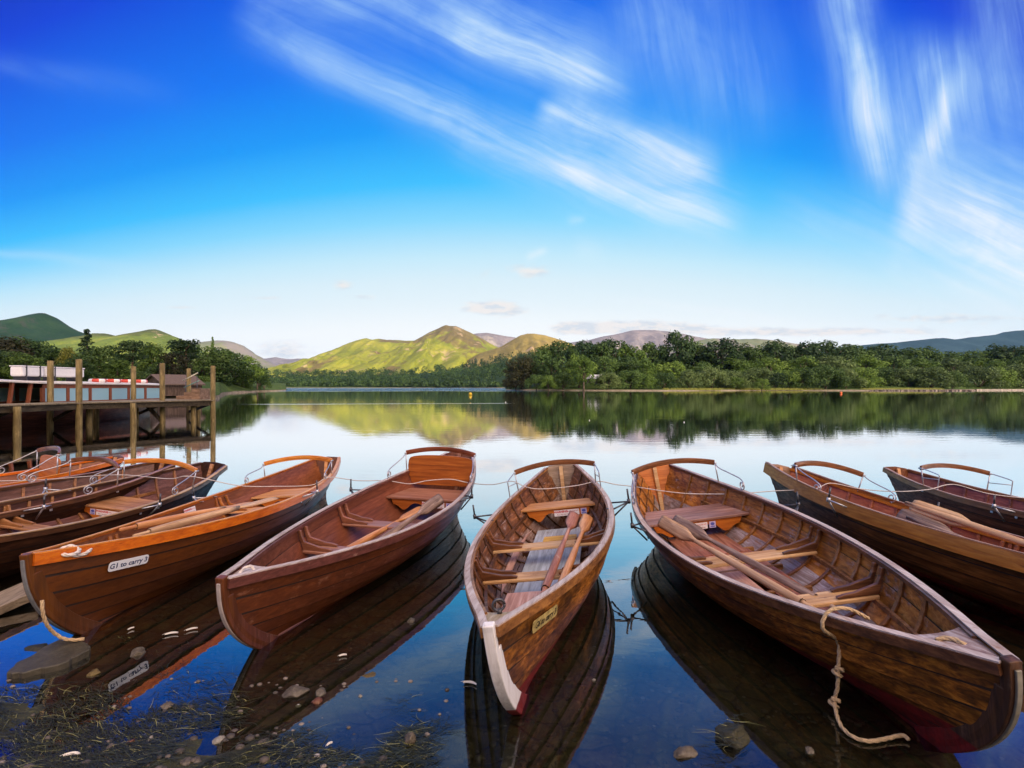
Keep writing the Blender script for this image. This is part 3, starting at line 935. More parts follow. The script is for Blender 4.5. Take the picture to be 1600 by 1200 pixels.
build_boat('rowing_boat', 'plum coloured rowing boat farthest to the right, partly out of view',
    (6.297, 3.173, .056, -.01, .082, -.029, 5.098, .949, .955, .997), K7,
    dict(seed=7, ribs=RIBS(.2, .9, 14), thwarts=[(.36, .18, 'thwart'), (.52, .18, 'thwart')], bench=(.70, .80), rail=(.80, .50, .25, 'bracket'),
         outrigger=(.55, .14, .13), gun_h=.06, deck=.4, iron_dark=False, floor=[(-.25, .25, .2, .7, .0, 'red_board')]))
build_boat('rowing_boat', 'dark hulled rowing boat with an orange back rail, left of the white plated boat',
    (-5.339, 3.139, -.12, .002, .096, .037, 5.125, 1.03, 1.025, .915), KA,
    dict(seed=8, ribs=RIBS(.2, .92, 15), thwarts=[(.33, .18, 'thwart'), (.50, .18, 'thwart')], bench=(.66, .76), bench_boards=3, sticker=-.12, badge_left=True,
         rail=(.79, .54, .24, 'scroll'), outrigger=(.62, .14, .13), deck=.4, iron_dark=False, floor=[(-.3, .3, .2, .68, .0, 'plum_floor')]))
sn = math.sin; cs = math.cos
build_boat('rowing_boat', 'rowing boat with a dark brown back rail, second from the left end of the row',
    (-5.35 - 4.9 * .343, 8.05 - 4.9 * .94, -.35, .012, .07, .03, 4.9, 1.0, .95, .92), KB,
    dict(seed=9, ribs=RIBS(.2, .92, 14), thwarts=[(.33, .18, 'thwart'), (.50, .18, 'thwart')], bench=(.68, .78), rail=(.80, .48, .24, 'scroll'),
         outrigger=(.6, .14, .13), deck=.4, iron_dark=False, floor=[(-.3, .3, .2, .68, .0, 'plum_floor')]))
build_boat('rowing_boat', 'rowing boat with a rounded orange backboard, leftmost of the row',
    (-6.45 - 4.9 * .565, 8.6 - 4.9 * .825, -.60, .012, .0, .02, 4.9, 1.0, .9, .95), KC,
    dict(seed=10, ribs=RIBS(.2, .92, 12), thwarts=[(.33, .18, 'thwart'), (.50, .18, 'thwart')], bench=(.70, .80), rail=(.82, .47, .30, 'scroll'),
         backboard=(.82 * 4.9 - .06, .45, .40, .30), outrigger=(.6, .14, .13), deck=.4, iron_dark=False, floor=[(-.3, .3, .2, .68, .0, 'plum_floor')]))

# ------------------------------------------------------------------ oars
def oar_px(h, b, mat, label, **k):
    p, q = W(*h), W(*b)
    return oar(p, q, MAT[mat], label, **k)
oar_px((846, 934, .34), (899, 802, .40), 'oar_red', 'red brown oar on the left in the boat with the white stem', roll=.5)
oar_px((866, 940, .34), (920, 806, .40), 'oar_orange', 'paler orange oar on the right in the boat with the white stem', roll=.5)
oar_px((500, 884, .24), (660, 793, .30), 'oar_orange', 'orange oar lying across the thwart of the boat with the solid backboard', roll=.2)
oar_px((548, 877, .30), (690, 778, .47), 'oar_grey', 'grey worn oar with a raised blade in the boat with the solid backboard', roll=1.0)
oar_px((1282, 958, .33), (1031, 813, .44), 'oar_tan', 'tan oar nearest the gunwale in the boat with the hanging rope', roll=-1.05)
oar_px((1304, 950, .30), (1052, 812, .42), 'oar_grey', 'grey worn oar beside the tan one in the boat with the hanging rope', roll=-1.05)
oar_px((1640, 900, .42), (1404, 803, .56), 'oar_grey', 'weathered dark oar blade resting on the amber rubbing strake', roll=-1.0, blade_w=.15)
oar_px((1640, 862, .44), (1424, 789, .58), 'oar_tan', 'tan oar blade pointing up behind the weathered dark one', roll=-1.0, blade_w=.15)
oar_px((187, 828, .52), (392, 786, .42), 'oar_orange', 'orange oar with a reddish handle in the boat with the white plate', roll=.1)
oar_px((208, 838, .48), (430, 778, .46), 'oar_tan', 'pale oar beside the orange one in the boat with the white plate', roll=.1)

# ------------------------------------------------------------------ ropes
def rope(name, label, pts, r, mat, cat='rope', twist=True, n=10):
    mb = MB()
    p = smooth_path(pts, n)
    if twist:
        twisted(mb, resample(p, r * .9), r)
    else:
        mb.tube(p, r, 8)
    return tag(mb.build(name, MAT[mat]), label, cat)
ln5, W5 = WLINES[3]
u5 = min([i / 200 for i in range(200)], key=lambda u: abs((lambda p: 800 + FPX * p.x / p.y)(W5 @ ln5.P(u, 1, -1)) - 1306))
gp = W5 @ (ln5.P(u5, 1, -1) + V((0, 0, .05)))
odir = (W5.to_3x3() @ V((-1, 0, 0))).normalized(); odir.z = 0; odir.normalize()
bl = W5 @ ln5.P(u5 + .004, .62, -1)
hx = bl + odir * .035
pts = [gp - odir * .16 + V((.04, .03, -.06)), gp - odir * .07 + V((.015, .01, .0)), gp + V((0, 0, .012)), gp + odir * .06 + V((0, 0, -.02)), gp + odir * .075 + V((0, 0, -.10)), V((hx.x, hx.y, gp.z - .2)) + odir * .03, V((hx.x, hx.y, .22)) + odir * .03, V((hx.x, hx.y, .12)) + odir * .035, V((hx.x, hx.y, .05)) + odir * .05] + \
      [W(a, b, c) for a, b, c in ((1312, 1130, .02), (1331, 1150, .015), (1357, 1158, .015), (1386, 1154, .015), (1409, 1149, .02), (1421, 1156, .015))]
r_ = rope('rope', 'knotted tan rope hanging over the side of the weathered boat into the water', pts, .0098, 'rope')
for k, q in enumerate((pts[6], pts[8])):
    mb = MB()
    twisted(mb, resample(smooth_path([q + V((-.018, 0, .02)), q + V((.016, -.016, .012)), q + V((.018, .012, -.004)), q + V((-.018, .014, -.006)), q + V((-.016, -.018, -.012)), q + V((.014, -.008, -.026))], 8), .009), .0105)
    mb.build('knot', MAT['rope'], r_)
rope('rope', 'short tan rope end tied on the bow deck of the weathered boat', [W(1462, 1000, .60), W(1478, 997, .615), W(1493, 1000, .62), W(1508, 1008, .61), W(1511, 1010, .57)], .011, 'rope')
rope('rope', 'white rope coiled on the orange bow of the boat with the white plate',
     [PD(84, 869, 3.60), PD(96, 858, 3.66), PD(112, 853, 3.72), PD(124, 860, 3.70), PD(112, 867, 3.63), PD(96, 866, 3.62), PD(90, 862, 3.64), PD(104, 868, 3.66), PD(122, 868, 3.70), PD(135, 864, 3.74), PD(143, 857, 3.80)], .0125, 'pale_rope')
rope('rope', 'pale rope hanging from the bow of the boat with the white plate to the slab', [PD(66, 938, 3.47), PD(66, 950, 3.46), PD(69, 966, 3.47), PD(76, 980, 3.50), PD(86, 990, 3.54), PD(100, 998, 3.57), PD(118, 1000, 3.60), PD(132, 998, 3.63)], .011, 'rope')
rope('rope', 'small white rope loop on the bow deck of the boat with the solid backboard', [W(372, 901, .56), W(377, 892, .585), W(385, 886, .595), (W(394, 886, .59)), W(397, 892, .57), W(388, 895, .57), W(380, 902, .56)], .009, 'pale_rope')
ml = [(-40, 752, 7.0), (60, 750, 7.0), (180, 742, 6.9), (262, 748, 6.7), (290, 744, 6.6), (320, 748, 6.8), (375, 759, 6.9), (430, 760, 7.0), (487, 758, 7.1), (514, 746, 7.2), (560, 751, 7.1), (603, 751, 7.0), (640, 756, 6.9), (668, 751, 6.9), (705, 749, 6.9), (735, 755, 6.9),
      (770, 757, 6.7), (800, 752, 6.6), (822, 761, 6.5), (848, 764, 6.5), (900, 759, 6.5), (934, 752, 6.5), (962, 757, 6.5), (988, 760, 6.5), (1058, 770, 6.3), (1110, 772, 6.2), (1156, 771, 6.1), (1212, 767, 6.2), (1272, 764, 6.3), (1298, 755, 6.3), (1345, 764, 6.3), (1400, 768, 6.2), (1450, 765, 6.2), (1490, 757, 6.3), (1548, 772, 6.2), (1640, 782, 6.0)]
rope('mooring_line', 'thin pale line strung along the sterns of all the boats', [PD(*q) for q in ml], .0055, 'line', 'mooring line', False, 6)
# ------------------------------------------------------------------ lake bed, water
def sheet(name, xs, ys, hfun, mat, kind='structure'):
    mb = MB(); mb.smooth = True
    mb.grid([[V((x, y, hfun(x, y))) for x in xs] for y in ys])
    return tag(mb.build(name, mat), kind=kind)

def fb(x, y, sc_, o=4, seed=0.0):
    return mnoise.fractal(V((x * sc_, y * sc_, seed)), 1.0, 2.0, o)

def bed_h(x, y):
    d = y - 2.4 + .32 * (x + 1.2)          # distance from the waterline, which runs obliquely near the lower left
    base = -.004 - .05 * max(0, d) ** .9 if d > 0 else -.004 + .02 * min(3, -d)
    base = max(base, -2.5)
    k = 1 / (1 + max(0, y - 6) * .2)
    return base + (fb(x * .7 + y * .3, y * 1.5 - x * .45, 1.9, 4, 3.1) * .034 + fb(x, y, 7, 4, 9.7) * .016) * k

def bed_mat():
    m, t, b = new_mat('lake bed mud')
    tc = t.n('ShaderNodeTexCoord').outputs['Object']
    w = t.noise(tc, 1.1, 3)
    cr = t.voro(t.mapping(tc, (1, 1, 0)), 5.5, 'DISTANCE_TO_EDGE')
    ck = t.sstep(X(t, cr.outputs['Distance']), .0, .10)
    n1 = t.noise(tc, 2.2, 6, .65, .5); n2 = t.noise(tc, 34, 5, .7)
    col = t.ramp(n1 * .7 + n2 * .3, [(.33, (.030, .022, .010)), (.5, (.085, .062, .030)), (.66, (.20, .15, .08))])
    col = t.mix((1 - ck) * .55, col, (.012, .009, .006))
    peb = t.voro(t.mapping(tc, (1, 1, 0)), 28)
    pc = t.sep(peb.outputs['Color'])
    pm = t.sstep(pc[0], .80, .86) * t.sstep(X(t, peb.outputs['Distance']), .42, .30)
    col = t.mix(pm, col, t.ramp(pc[1], [(0, (.04, .03, .02)), (.5, (.10, .075, .05)), (1, (.22, .18, .15))]))
    zz = t.sep(tc)[2]
    wd = t.ramp(t.noise(t.mapping(tc, (9, 26, 9), rot=(0, 0, .5)), 1.5, 6, .7, 1.5), [(.35, (.010, .011, .003)), (.55, (.034, .034, .008)), (.7, (.085, .085, .02))])
    col = t.mix(t.sstep(zz + (n1 - .5) * .05, -.03, .004), col, wd)
    t.put(b.inputs['Base Color'], col)
    b.inputs['Roughness'].default_value = .7
    t.put(b.inputs['Normal'], t.bump(n2 * .6 + n1 + ck * .5 + pm, .6, .02))
    return m
xs = [-60, -30, -16, -11] + [-9 + .15 * i for i in range(32)] + [-4.2 + .03 * i for i in range(166)] + [.8 + .12 * i for i in range(69)] + [9.2, 12, 18, 32, 60]
ys = [-40, -8, -2, .4] + [1.2 + .035 * i for i in range(86)] + [4.25 + .15 * i for i in range(42)] + [11, 13, 17, 24, 40, 90]
sheet('lake_bed', xs, ys, bed_h, bed_mat())
sheet('deep_lake_bed', [-7000, -1500, -60.5, 60.5, 1500, 7000], [88, 400, 1500, 6000, 14000], lambda x, y: -3.0, plain('deep lake bed', (.02, .022, .018), .9))

def water_mat():
    m, t, b = new_mat('lake water')
    t.nt.nodes.remove(b)
    out = t.nt.nodes['Material Output']
    geo = t.n('ShaderNodeNewGeometry')
    pos = geo.outputs['Position']
    x, y, z = t.sep(pos)
    # gentle ripples: very calm near the boats, faint long ripples farther out, a breeze-ruffled strip by the far shore
    n1 = t.noise(t.mapping(pos, (.9, 2.2, 1)), 1.1, 4, .55, .3)
    n2 = t.noise(t.mapping(pos, (.25, .8, 1)), .5, 4, .55, .3)
    patch = t.noise(t.mapping(pos, (.02, .05, 1)), 1, 3, .5)
    near = t.sstep(y, 9, 40)
    breeze = t.sstep(y + patch * 90 - 45, 205, 255) * t.sstep(x, 60, -10)
    wake = t.math('EXPONENT', ((y - 58 - x * .12) / 1.1) * ((y - 58 - x * .12) / 1.1) * -1.0) * t.sstep(x, 1, -2) * t.sstep(x, -32, -20)
    h = n1 * (.0016 + near * .0012) + n2 * (near * (.0008 + .009 * t.sstep(patch, .5, .62))) + n1 * breeze * .5 + n1 * wake * .06
    nrm = t.bump(h, 1.0, 1.0)
    lw = t.n('ShaderNodeLayerWeight'); lw.inputs[0].default_value = .5
    t.put(lw.inputs['Normal'], nrm)
    nv = 1 - X(t, lw.outputs['Facing'])
    fac = t.ramp(nv, [(0, (1, 1, 1)), (.12, (.97,) * 3), (.26, (.73,) * 3), (.36, (.45,) * 3), (.46, (.20,) * 3), (.55, (.11,) * 3), (.65, (.07,) * 3), (1, (.03,) * 3)])
    g = t.n('ShaderNodeBsdfGlossy'); g.inputs['Roughness'].default_value = .012
    g.inputs['Color'].default_value = (.97, .98, 1, 1)
    t.put(g.inputs['Normal'], nrm)
    tr = t.n('ShaderNodeBsdfTransparent'); tr.inputs[0].default_value = (.40, .44, .36, 1)
    mx = t.n('ShaderNodeMixShader')
    t.put(mx.inputs[0], fac); t.link(tr.outputs[0], mx.inputs[1]); t.link(g.outputs[0], mx.inputs[2])
    t.link(mx.outputs[0], out.inputs['Surface'])
    return m
from mathutils.geometry import delaunay_2d_cdt
def water_sheet():
    """one sheet of water with openings where the boats displace it"""
    X0, X1, Y0, Y1 = -14.0, 14.0, .5, 12.0
    verts = [V((a, b)) for a, b in ((X0, Y0), (X1, Y0), (X1, Y1), (X0, Y1))]; edges = [(0, 1), (1, 2), (2, 3), (3, 0)]
    polys = []
    for ln, Wm in WLINES:
        loop = []
        for side in (1, -1):
            pts = []
            for i in range(61):
                u = i / 60
                best = None
                for k in range(60):
                    p = Wm @ ln.O(u, k / 60, side, -.005); q = Wm @ ln.O(u, (k + 1) / 60, side, -.005)
                    if p.z <= 0 < q.z:
                        f = -p.z / (q.z - p.z); best = p.lerp(q, f); break
                if best: pts.append((best.x, best.y))
            loop += pts if side > 0 else pts[::-1]
        if len(loop) < 6: continue
        polys.append(loop)
        k = len(verts); n = len(loop)
        verts += [V(p) for p in loop]; edges += [(k + i, k + (i + 1) % n) for i in range(n)]
    vs, es, fs, *_ = delaunay_2d_cdt(verts, edges, [], 0, 1e-5)
    def inside(x, y, poly):
        c = False; j = len(poly) - 1
        for i in range(len(poly)):
            (xi, yi), (xj, yj) = poly[i], poly[j]
            if (yi > y) != (yj > y) and x < (xj - xi) * (y - yi) / (yj - yi) + xi: c = not c
            j = i
        return c
    mb = MB(); mb.add([(p.x, p.y, 0) for p in vs])
    for f in fs:
        cx = sum(vs[i].x for i in f) / len(f); cy = sum(vs[i].y for i in f) / len(f)
        if any(inside(cx, cy, pl) for pl in polys): continue
        a_ = sum(vs[f[i]].x * vs[f[(i + 1) % len(f)]].y - vs[f[(i + 1) % len(f)]].x * vs[f[i]].y for i in range(len(f)))
        mb.face(f if a_ > 0 else f[::-1])
    for x0, x1, y0, y1 in ((-60, X0, Y0, Y1), (X1, 60, Y0, Y1), (-60, 60, Y1, 60), (-60, 60, -1.5, Y0), (-7000, -60, -1.5, 60), (60, 7000, -1.5, 60), (-7000, 7000, 60, 14000)):
        k = mb.add([(x0, y0, 0), (x1, y0, 0), (x1, y1, 0), (x0, y1, 0)]); mb.face((k, k + 1, k + 2, k + 3))
    return tag(mb.build('lake_water', water_mat()), kind='structure')
water_sheet()

# ------------------------------------------------------------------ stones, weed and litter of the shallows
def stone_mat(name, a, b_, c):
    m, t, b = new_mat(name)
    tc = t.n('ShaderNodeTexCoord').outputs['Object']
    n1 = t.noise(tc, 14, 6, .7); n2 = t.noise(tc, 60, 4, .7)
    t.put(b.inputs['Base Color'], t.ramp(n1 * .6 + n2 * .4, [(.32, a), (.5, b_), (.68, c)]))
    b.inputs['Roughness'].default_value = .6
    t.put(b.inputs['Normal'], t.bump(n1 + n2 * .5, .6, .01))
    return m
ST = {'grey': stone_mat('grey brown stone', (0.0378, 0.0304, 0.0215), (0.0924, 0.0739, 0.0507), (0.1512, 0.1305, 0.0975)),
      'red': stone_mat('reddish stone', (0.0672, 0.0218, 0.0097), (0.1386, 0.0478, 0.0234), (0.1764, 0.0870, 0.0468)),
      'ochre': stone_mat('ochre stone', (0.0504, 0.0304, 0.0058), (0.1008, 0.0653, 0.0117), (0.1428, 0.1044, 0.0273)),
      'pale': stone_mat('pale stone', (0.1470, 0.1305, 0.1053), (0.2184, 0.2001, 0.1638), (0.2772, 0.2610, 0.2184)),
      'moss': stone_mat('mossy stone', (0.0076, 0.0078, 0.0023), (0.0231, 0.0218, 0.0071), (0.0546, 0.0478, 0.0195)),
      'slab': stone_mat('brown grey slab', (0.0252, 0.0226, 0.0140), (0.0504, 0.0435, 0.0273), (0.0798, 0.0718, 0.0468))}
def stone(px, py, size, label, mat='grey', flat=.62, seed=0, z=.0, name='stone', stretch=1.0, rot=0.0):
    c = W(px, py, z)
    r = size / FPX * c.y
    bm = bmesh.new()
    bmesh.ops.create_icosphere(bm, subdivisions=4, radius=1)
    R_ = random.Random(seed + int(px))
    pl = [(V((R_.gauss(0, 1), R_.gauss(0, 1), R_.gauss(0, .8))).normalized(), R_.uniform(.48, .84)) for _ in range(14)]
    for v in bm.verts:
        d = v.co.normalized(); k = 1.0
        for n_, o_ in pl:
            dd = d.dot(n_)
            if dd > 0: k = min(k, o_ / dd)
        k *= 1 + .09 * mnoise.fractal(d * 2.3 + V((px, py, 0)), 1, 2, 4)
        p = d * k
        a = rot
        p = V((p.x * stretch, p.y, p.z * flat))
        v.co = V((p.x * math.cos(a) - p.y * math.sin(a), p.x * math.sin(a) + p.y * math.cos(a), p.z)) * r
    me = bpy.data.meshes.new(name); bm.to_mesh(me); bm.free()
    me.polygons.foreach_set('use_smooth', [True] * len(me.polygons))
    me.materials.append(ST[mat])
    o = bpy.data.objects.new(name, me); COL.objects.link(o); o.location = c
    return tag(o, label, 'stone', 'stones in the shallow water')
stone(1140, 1152, 30, 'large dark stone covered in weed, sticking out of the water near the weathered bow', 'moss', .95, 3)
stone(1072, 1177, 20, 'grey angular stone just left of the large weed covered stone', 'grey', .6, 5, stretch=1.25)
stone(1266, 1174, 9, 'small upright stone below the trailing rope', 'grey', 1.0, 6)
stone(463, 1084, 19, 'grey brown stone in the dark reflection, larger and left of a reddish one', 'grey', .55, 7, stretch=1.3, rot=.3)
stone(495, 1097, 9, 'small reddish stone in the dark reflection', 'red', .6, 8, stretch=1.3, rot=.6)
stone(503, 1083, 10, 'small grey stone directly behind the reddish one', 'grey', .8, 9)
stone(641, 971, 8, 'small grey stone near the edge of the long dark boat reflection', 'grey', .6, 10)
stone(217, 1021, 13, 'rounded brown stone below the hull of the boat with the white plate', 'grey', .65, 11, stretch=1.2, rot=.5)
stone(262, 1104, 11, 'brown stone on the weed, half way along the lower left bank', 'grey', .65, 12, stretch=1.2)
stone(148, 1052, 11, 'ochre stone right of the flat slab', 'ochre', .6, 13)
stone(411, 1162, 13, 'grey stone at the foot of the green weed, bottom centre left', 'grey', .65, 14, stretch=1.2)
stone(342, 1156, 10, 'tan pebble left of the grey stone by the green weed', 'pale', .7, 15, stretch=1.2, rot=.5)
stone(640, 1155, 13, 'pinkish grey stone on top of the trailing weed clump', 'grey', .8, 16, z=.03)
stone(289, 1194, 13, 'brown stone at the bottom edge, left one of two', 'grey', .7, 17)
stone(309, 1191, 10, 'smaller brown stone touching another at the bottom edge', 'grey', .8, 18)
stone(453, 1123, 9, 'olive flat pebble under water below two stones', 'ochre', .4, 19, z=-.01)
stone(578, 1056, 11, 'ochre leaf like stone at the edge of the dark reflection', 'ochre', .35, 20, z=-.005, stretch=1.6, rot=.3)
stone(234, 1155, 6, 'small white pebble on the lower left bank', 'pale', .7, 21)
stone(562, 1088, 4, 'tiny white pebble between reflection and open water', 'pale', .8, 22)
stone(928, 1063, 4, 'tiny white pebble by the reflection of the boat with the white stem', 'pale', .8, 23)
stone(60, 1013, 14, 'dark weedy stone at the left edge behind the slab', 'moss', .5, 24, stretch=1.5)
stone(942, 1138, 10, 'sunken pale stone at bottom centre', 'grey', .4, 25, z=-.02, stretch=1.4)
stone(170, 1170, 9, 'dark brown pebble in the weed at lower left', 'grey', .7, 27)
stone(205, 1160, 8, 'reddish brown pebble in the weed at lower left', 'red', .7, 28)

# flat slab under the bow of the plated boat and a plank beside it
def board(name, label, cat, corners, th, mat, seed=1):
    """flat piece with an irregular outline resting at the given world corners"""
    R_ = random.Random(seed); out = []
    n = len(corners)
    for i in range(n):
        a, b = V(corners[i]), V(corners[(i + 1) % n])
        for k in range(6):
            p = a.lerp(b, k / 6)
            out.append(p + V((R_.gauss(0, .007), R_.gauss(0, .007), 0)))
    mb = MB(); m = len(out)
    c = sum(out, V()) / m
    top = mb.add([c.lerp(p, .965) + V((0, 0, .006)) for p in out]); mid = mb.add(out); bot = mb.add([p - V((0, 0, th)) for p in out])
    mb.face([top + i for i in range(m)])
    for i in range(m):
        j = (i + 1) % m
        mb.face((mid + i, mid + j, top + j, top + i)); mb.face((bot + i, bot + j, mid + j, mid + i))
    return tag(mb.build(name, mat), label, cat)
board('stone_slab', 'flat brown slab lying in the water under the bow with the rope', 'slab',
      [W(6, 1052, .03), W(40, 1052, .03), W(100, 1037, .035), W(140, 1015, .04), W(136, 1004, .04), W(92, 1000, .04), W(52, 1022, .035)], .07, ST['slab'])
pw = wood('weathered grey plank', (.17, .13, .09), (.30, .23, .16), (.40, .32, .24), 'Y', .65, .0, wear=.3, wearcol=(.12, .09, .06), stain=.3)
mb = MB()
pa, pb, pc_, pd_ = W(-60, 962, .10), W(60, 922, .12), W(56, 900, .12), W(-60, 940, .10)
pa = pa + (pa - pb) * 1.6 - V((0, 0, .14)); pd_ = pd_ + (pd_ - pc_) * 1.6 - V((0, 0, .14))
mb.hexa([p - V((0, 0, .07)) for p in (pa, pb, pc_, pd_)] + [pa, pb, pc_, pd_])
tag(mb.build('plank', pw, None, .006), 'weathered grey plank jutting out below the dark boat at the left edge', 'plank')

# feathers and straws
fm = plain('white feather', (.72, .68, .62), .7, var=.15)
def feather(px, py, L, ang, label):
    c = W(px, py, .008); r = .7 * L / FPX * c.y
    mb = MB(); n = 10
    rows = []
    for i in range(n + 1):
        t = i / n; w = r * .11 * math.sin(math.pi * min(1, t * .9 + .1)) ** .7
        x_ = (t - .5) * r; bend = .22 * r * math.sin(t * 3)
        rows.append([V((x_, bend - w, .002)), V((x_, bend, .010)), V((x_, bend + w, .002))])
    mb.grid(rows); mb.tube([(-.7 * r, -.02 * r, .004)] + [tuple(q[1]) for q in rows], .0012, 4)
    o = mb.build('feather', fm); o.location = c; o.rotation_euler = (0, 0, ang)
    return tag(o, label, 'feather', 'feathers washed up on the shore')
feather(112, 1181, 34, .1, 'curled white feather on the weed near the bottom left corner')
feather(268, 991, 26, .3, 'white feather with straw below the boat with the white plate')
feather(205, 983, 12, 1.0, 'tiny curled white feather close under the hull with the white plate')
feather(515, 1164, 14, .8, 'small white feather at bottom centre left')
feather(536, 1025, 16, .3, 'white feather in the reflection of the boat with the solid backboard')
feather(734, 1069, 32, -.35, 'thin white feather left of the white stem reflection')
feather(300, 984, 22, .5, 'straw coloured feather right of the white one under the hull')

# weed: strands lying in and on the shallow water
def weed():
    mb = MB(); R_ = random.Random(5)
    def strand(c, ang, L, w, up, tone, curl):
        n = 5; pts = []
        a = ang; p = V(c)
        mb.tone = tone
        L0 = []
        for i in range(n + 1):
            t = i / n
            q = p + V((0, 0, up * math.sin(math.pi * t)))
            s_ = V((-math.sin(a), math.cos(a), 0)) * w * (1 - .7 * t)
            L0.append([q - s_, q + s_])
            p = p + V((math.cos(a), math.sin(a), 0)) * L / n
            a += curl / n
        mb.grid(L0)
    areas = [((0, 1215), (350, 1075), 4500, 1.0), ((0, 1215), (340, 1120), 6500, 1.0), ((0, 1125), (270, 1078), 2600, 1.0), ((150, 1150), (370, 1085), 2400, .9), ((215, 1085), (385, 1040), 700, .8), ((170, 1010), (240, 992), 300, .7), ((90, 1085), (215, 1045), 350, .5),
             ((375, 1210), (480, 1135), 1700, 1.0), ((470, 1200), (600, 1168), 500, .8), ((585, 1200), (665, 1128), 2300, 1.0), ((640, 1145), (705, 1120), 300, .8), ((560, 1140), (700, 1090), 260, .4),
             ((510, 1010), (560, 995), 160, .6), ((500, 1050), (560, 1035), 160, .6), ((0, 1080), (110, 1010), 450, .6), ((240, 1040), (340, 990), 260, .5), ((340, 1180), (400, 1120), 260, .7), ((1110, 1185), (1172, 1120), 240, .9), ((345, 1065), (370, 990), 200, .6)]
    for (x0, y0), (x1, y1), n, dens in areas:
        for _ in range(n):
            a, b_ = R_.random(), R_.random()
            a = .5 + (a - .5) * 1.15; b_ = .5 + (b_ - .5) * 1.15
            px, py = x0 + (x1 - x0) * a, y0 + (y1 - y0) * b_
            c = W(px, py, 0)
            k = fb(c.x, c.y, 2.6, 4, 1.7)
            edge = 1 - max(abs(a - .5), abs(b_ - .5)) * 1.75
            if k + edge * .8 + (dens - 1) * .4 < R_.uniform(-.05, .45): continue
            zz = -.02 + .03 * R_.random() * dens
            if abs(px - 1141) < 30 and abs(py - 1152) < 32: zz = .04 + .03 * R_.random()
            if 590 < px < 665 and py < 1200: zz += .02 * max(0, 1 - abs(px - 628) / 36)
            zz = max(zz, bed_h(c.x, c.y) + R_.uniform(.001, .012))
            fl = fb(c.x, c.y, .9, 2, 7.7) * 1.3
            strand((c.x, c.y, zz), .35 + fl + R_.gauss(0, .45) + (math.pi if R_.random() < .5 else 0), R_.uniform(.03, .14), R_.uniform(.0008, .0026), R_.uniform(0, .008),
                   R_.choice((-.7, -.6, -.6, -.5, -.5, -.4, -.4, -.3, -.3, -.2, -.1, 0, .2, .9)) + R_.uniform(-.15, .15), R_.gauss(0, 1.0))
    m, t, b = new_mat('water weed')
    at = X(t, t.n('ShaderNodeAttribute', attribute_name='tone').outputs['Fac'])
    t.put(b.inputs['Base Color'], t.ramp(at * .5 + .45, [(.1, (.010, .012, .003)), (.4, (.030, .033, .007)), (.65, (.075, .080, .016)), (.82, (.16, .16, .04)), (1, (.34, .32, .11))]))
    b.inputs['Roughness'].default_value = .45
    return tag(mb.build('water_weed', m), 'olive green water weed matted along the muddy lower left bank', 'water weed', kind='stuff')
weed()
gm = MB(); R_ = random.Random(9)
for q_ in range(2600):
    if q_ < 520:
        px, py = R_.uniform(-20, 700), R_.uniform(1060, 1210)
    else:
        px, py = R_.uniform(-20, 1420), R_.uniform(930, 1210)
    if fb(px / 60, py / 40, 1, 3, 2.2) < (.05 if q_ < 520 else -.12): continue
    c = W(px, py, 0); r = R_.uniform(.004, .014) if q_ < 520 else R_.choice((R_.uniform(.005, .012), R_.uniform(.008, .022)))
    c.z = R_.uniform(-.015, .004) if q_ < 520 else bed_h(c.x, c.y) + r * .3
    gm.smooth = True; gm.tone = R_.uniform(-.5, .8) if q_ < 520 else R_.uniform(-.75, -.1)
    gm.grid([[c + V((math.cos(a) * q * r * 1.2, math.sin(a) * q * r, hh * r * .6)) for a in [i * .785 for i in range(8)]] for q, hh in ((1, -.3), (.95, .35), (.6, .8), (.02, 1))], closed=True)
mm, t, b = new_mat('shore gravel')
at = X(t, t.n('ShaderNodeAttribute', attribute_name='tone').outputs['Fac'])
t.put(b.inputs['Base Color'], t.ramp(at * .6 + .4, [(.1, (.05, .04, .03)), (.5, (.14, .11, .085)), (.8, (.24, .2, .17)), (.95, (.6, .56, .52))]))
b.inputs['Roughness'].default_value = .6
tag(gm.build('shore_gravel', mm), 'small mixed pebbles strewn through the weed along the bank', 'gravel', kind='stuff')
# ------------------------------------------------------------------ jetty and launch
jw = wood('olive brown jetty timber', (.13, .095, .035), (.25, .19, .075), (.36, .28, .13), 'Z', .7, 0, wear=.25, wearcol=(.12, .09, .05), stain=.5)
jdk = wood('dark jetty beam', (.03, .022, .012), (.06, .045, .025), (.10, .08, .045), 'Y', .7, 0, stain=.4)
jdeck = wood('jetty deck board', (.16, .13, .08), (.26, .21, .13), (.36, .3, .2), 'X', .7, 0, stain=.3)
jet = empty('jetty', 'timber jetty on tall posts at the left, beside the passenger launch', 'jetty', (-18.5, 24, 0))
def jp(o):
    o.matrix_parent_inverse = Matrix.Translation((18.5, -24, 0)); return o
near_ = [(-19.6, 17.5), (-19.2, 23.2), (-17.9, 25.2), (-16.0, 28.2)]
far_ = [(-21.0, 17.5), (-20.7, 23.7), (-20.2, 28.2), (-19.2, 31.6)]
mb = MB()
NB = 70
def along(poly, t):
    L = [math.dist(a, b) for a, b in zip(poly, poly[1:])]; T = t * sum(L)
    for (a, b), l in zip(zip(poly, poly[1:]), L):
        if T <= l: return V((a[0] + (b[0] - a[0]) * T / l, a[1] + (b[1] - a[1]) * T / l, 0))
        T -= l
    return V((*poly[-1], 0))
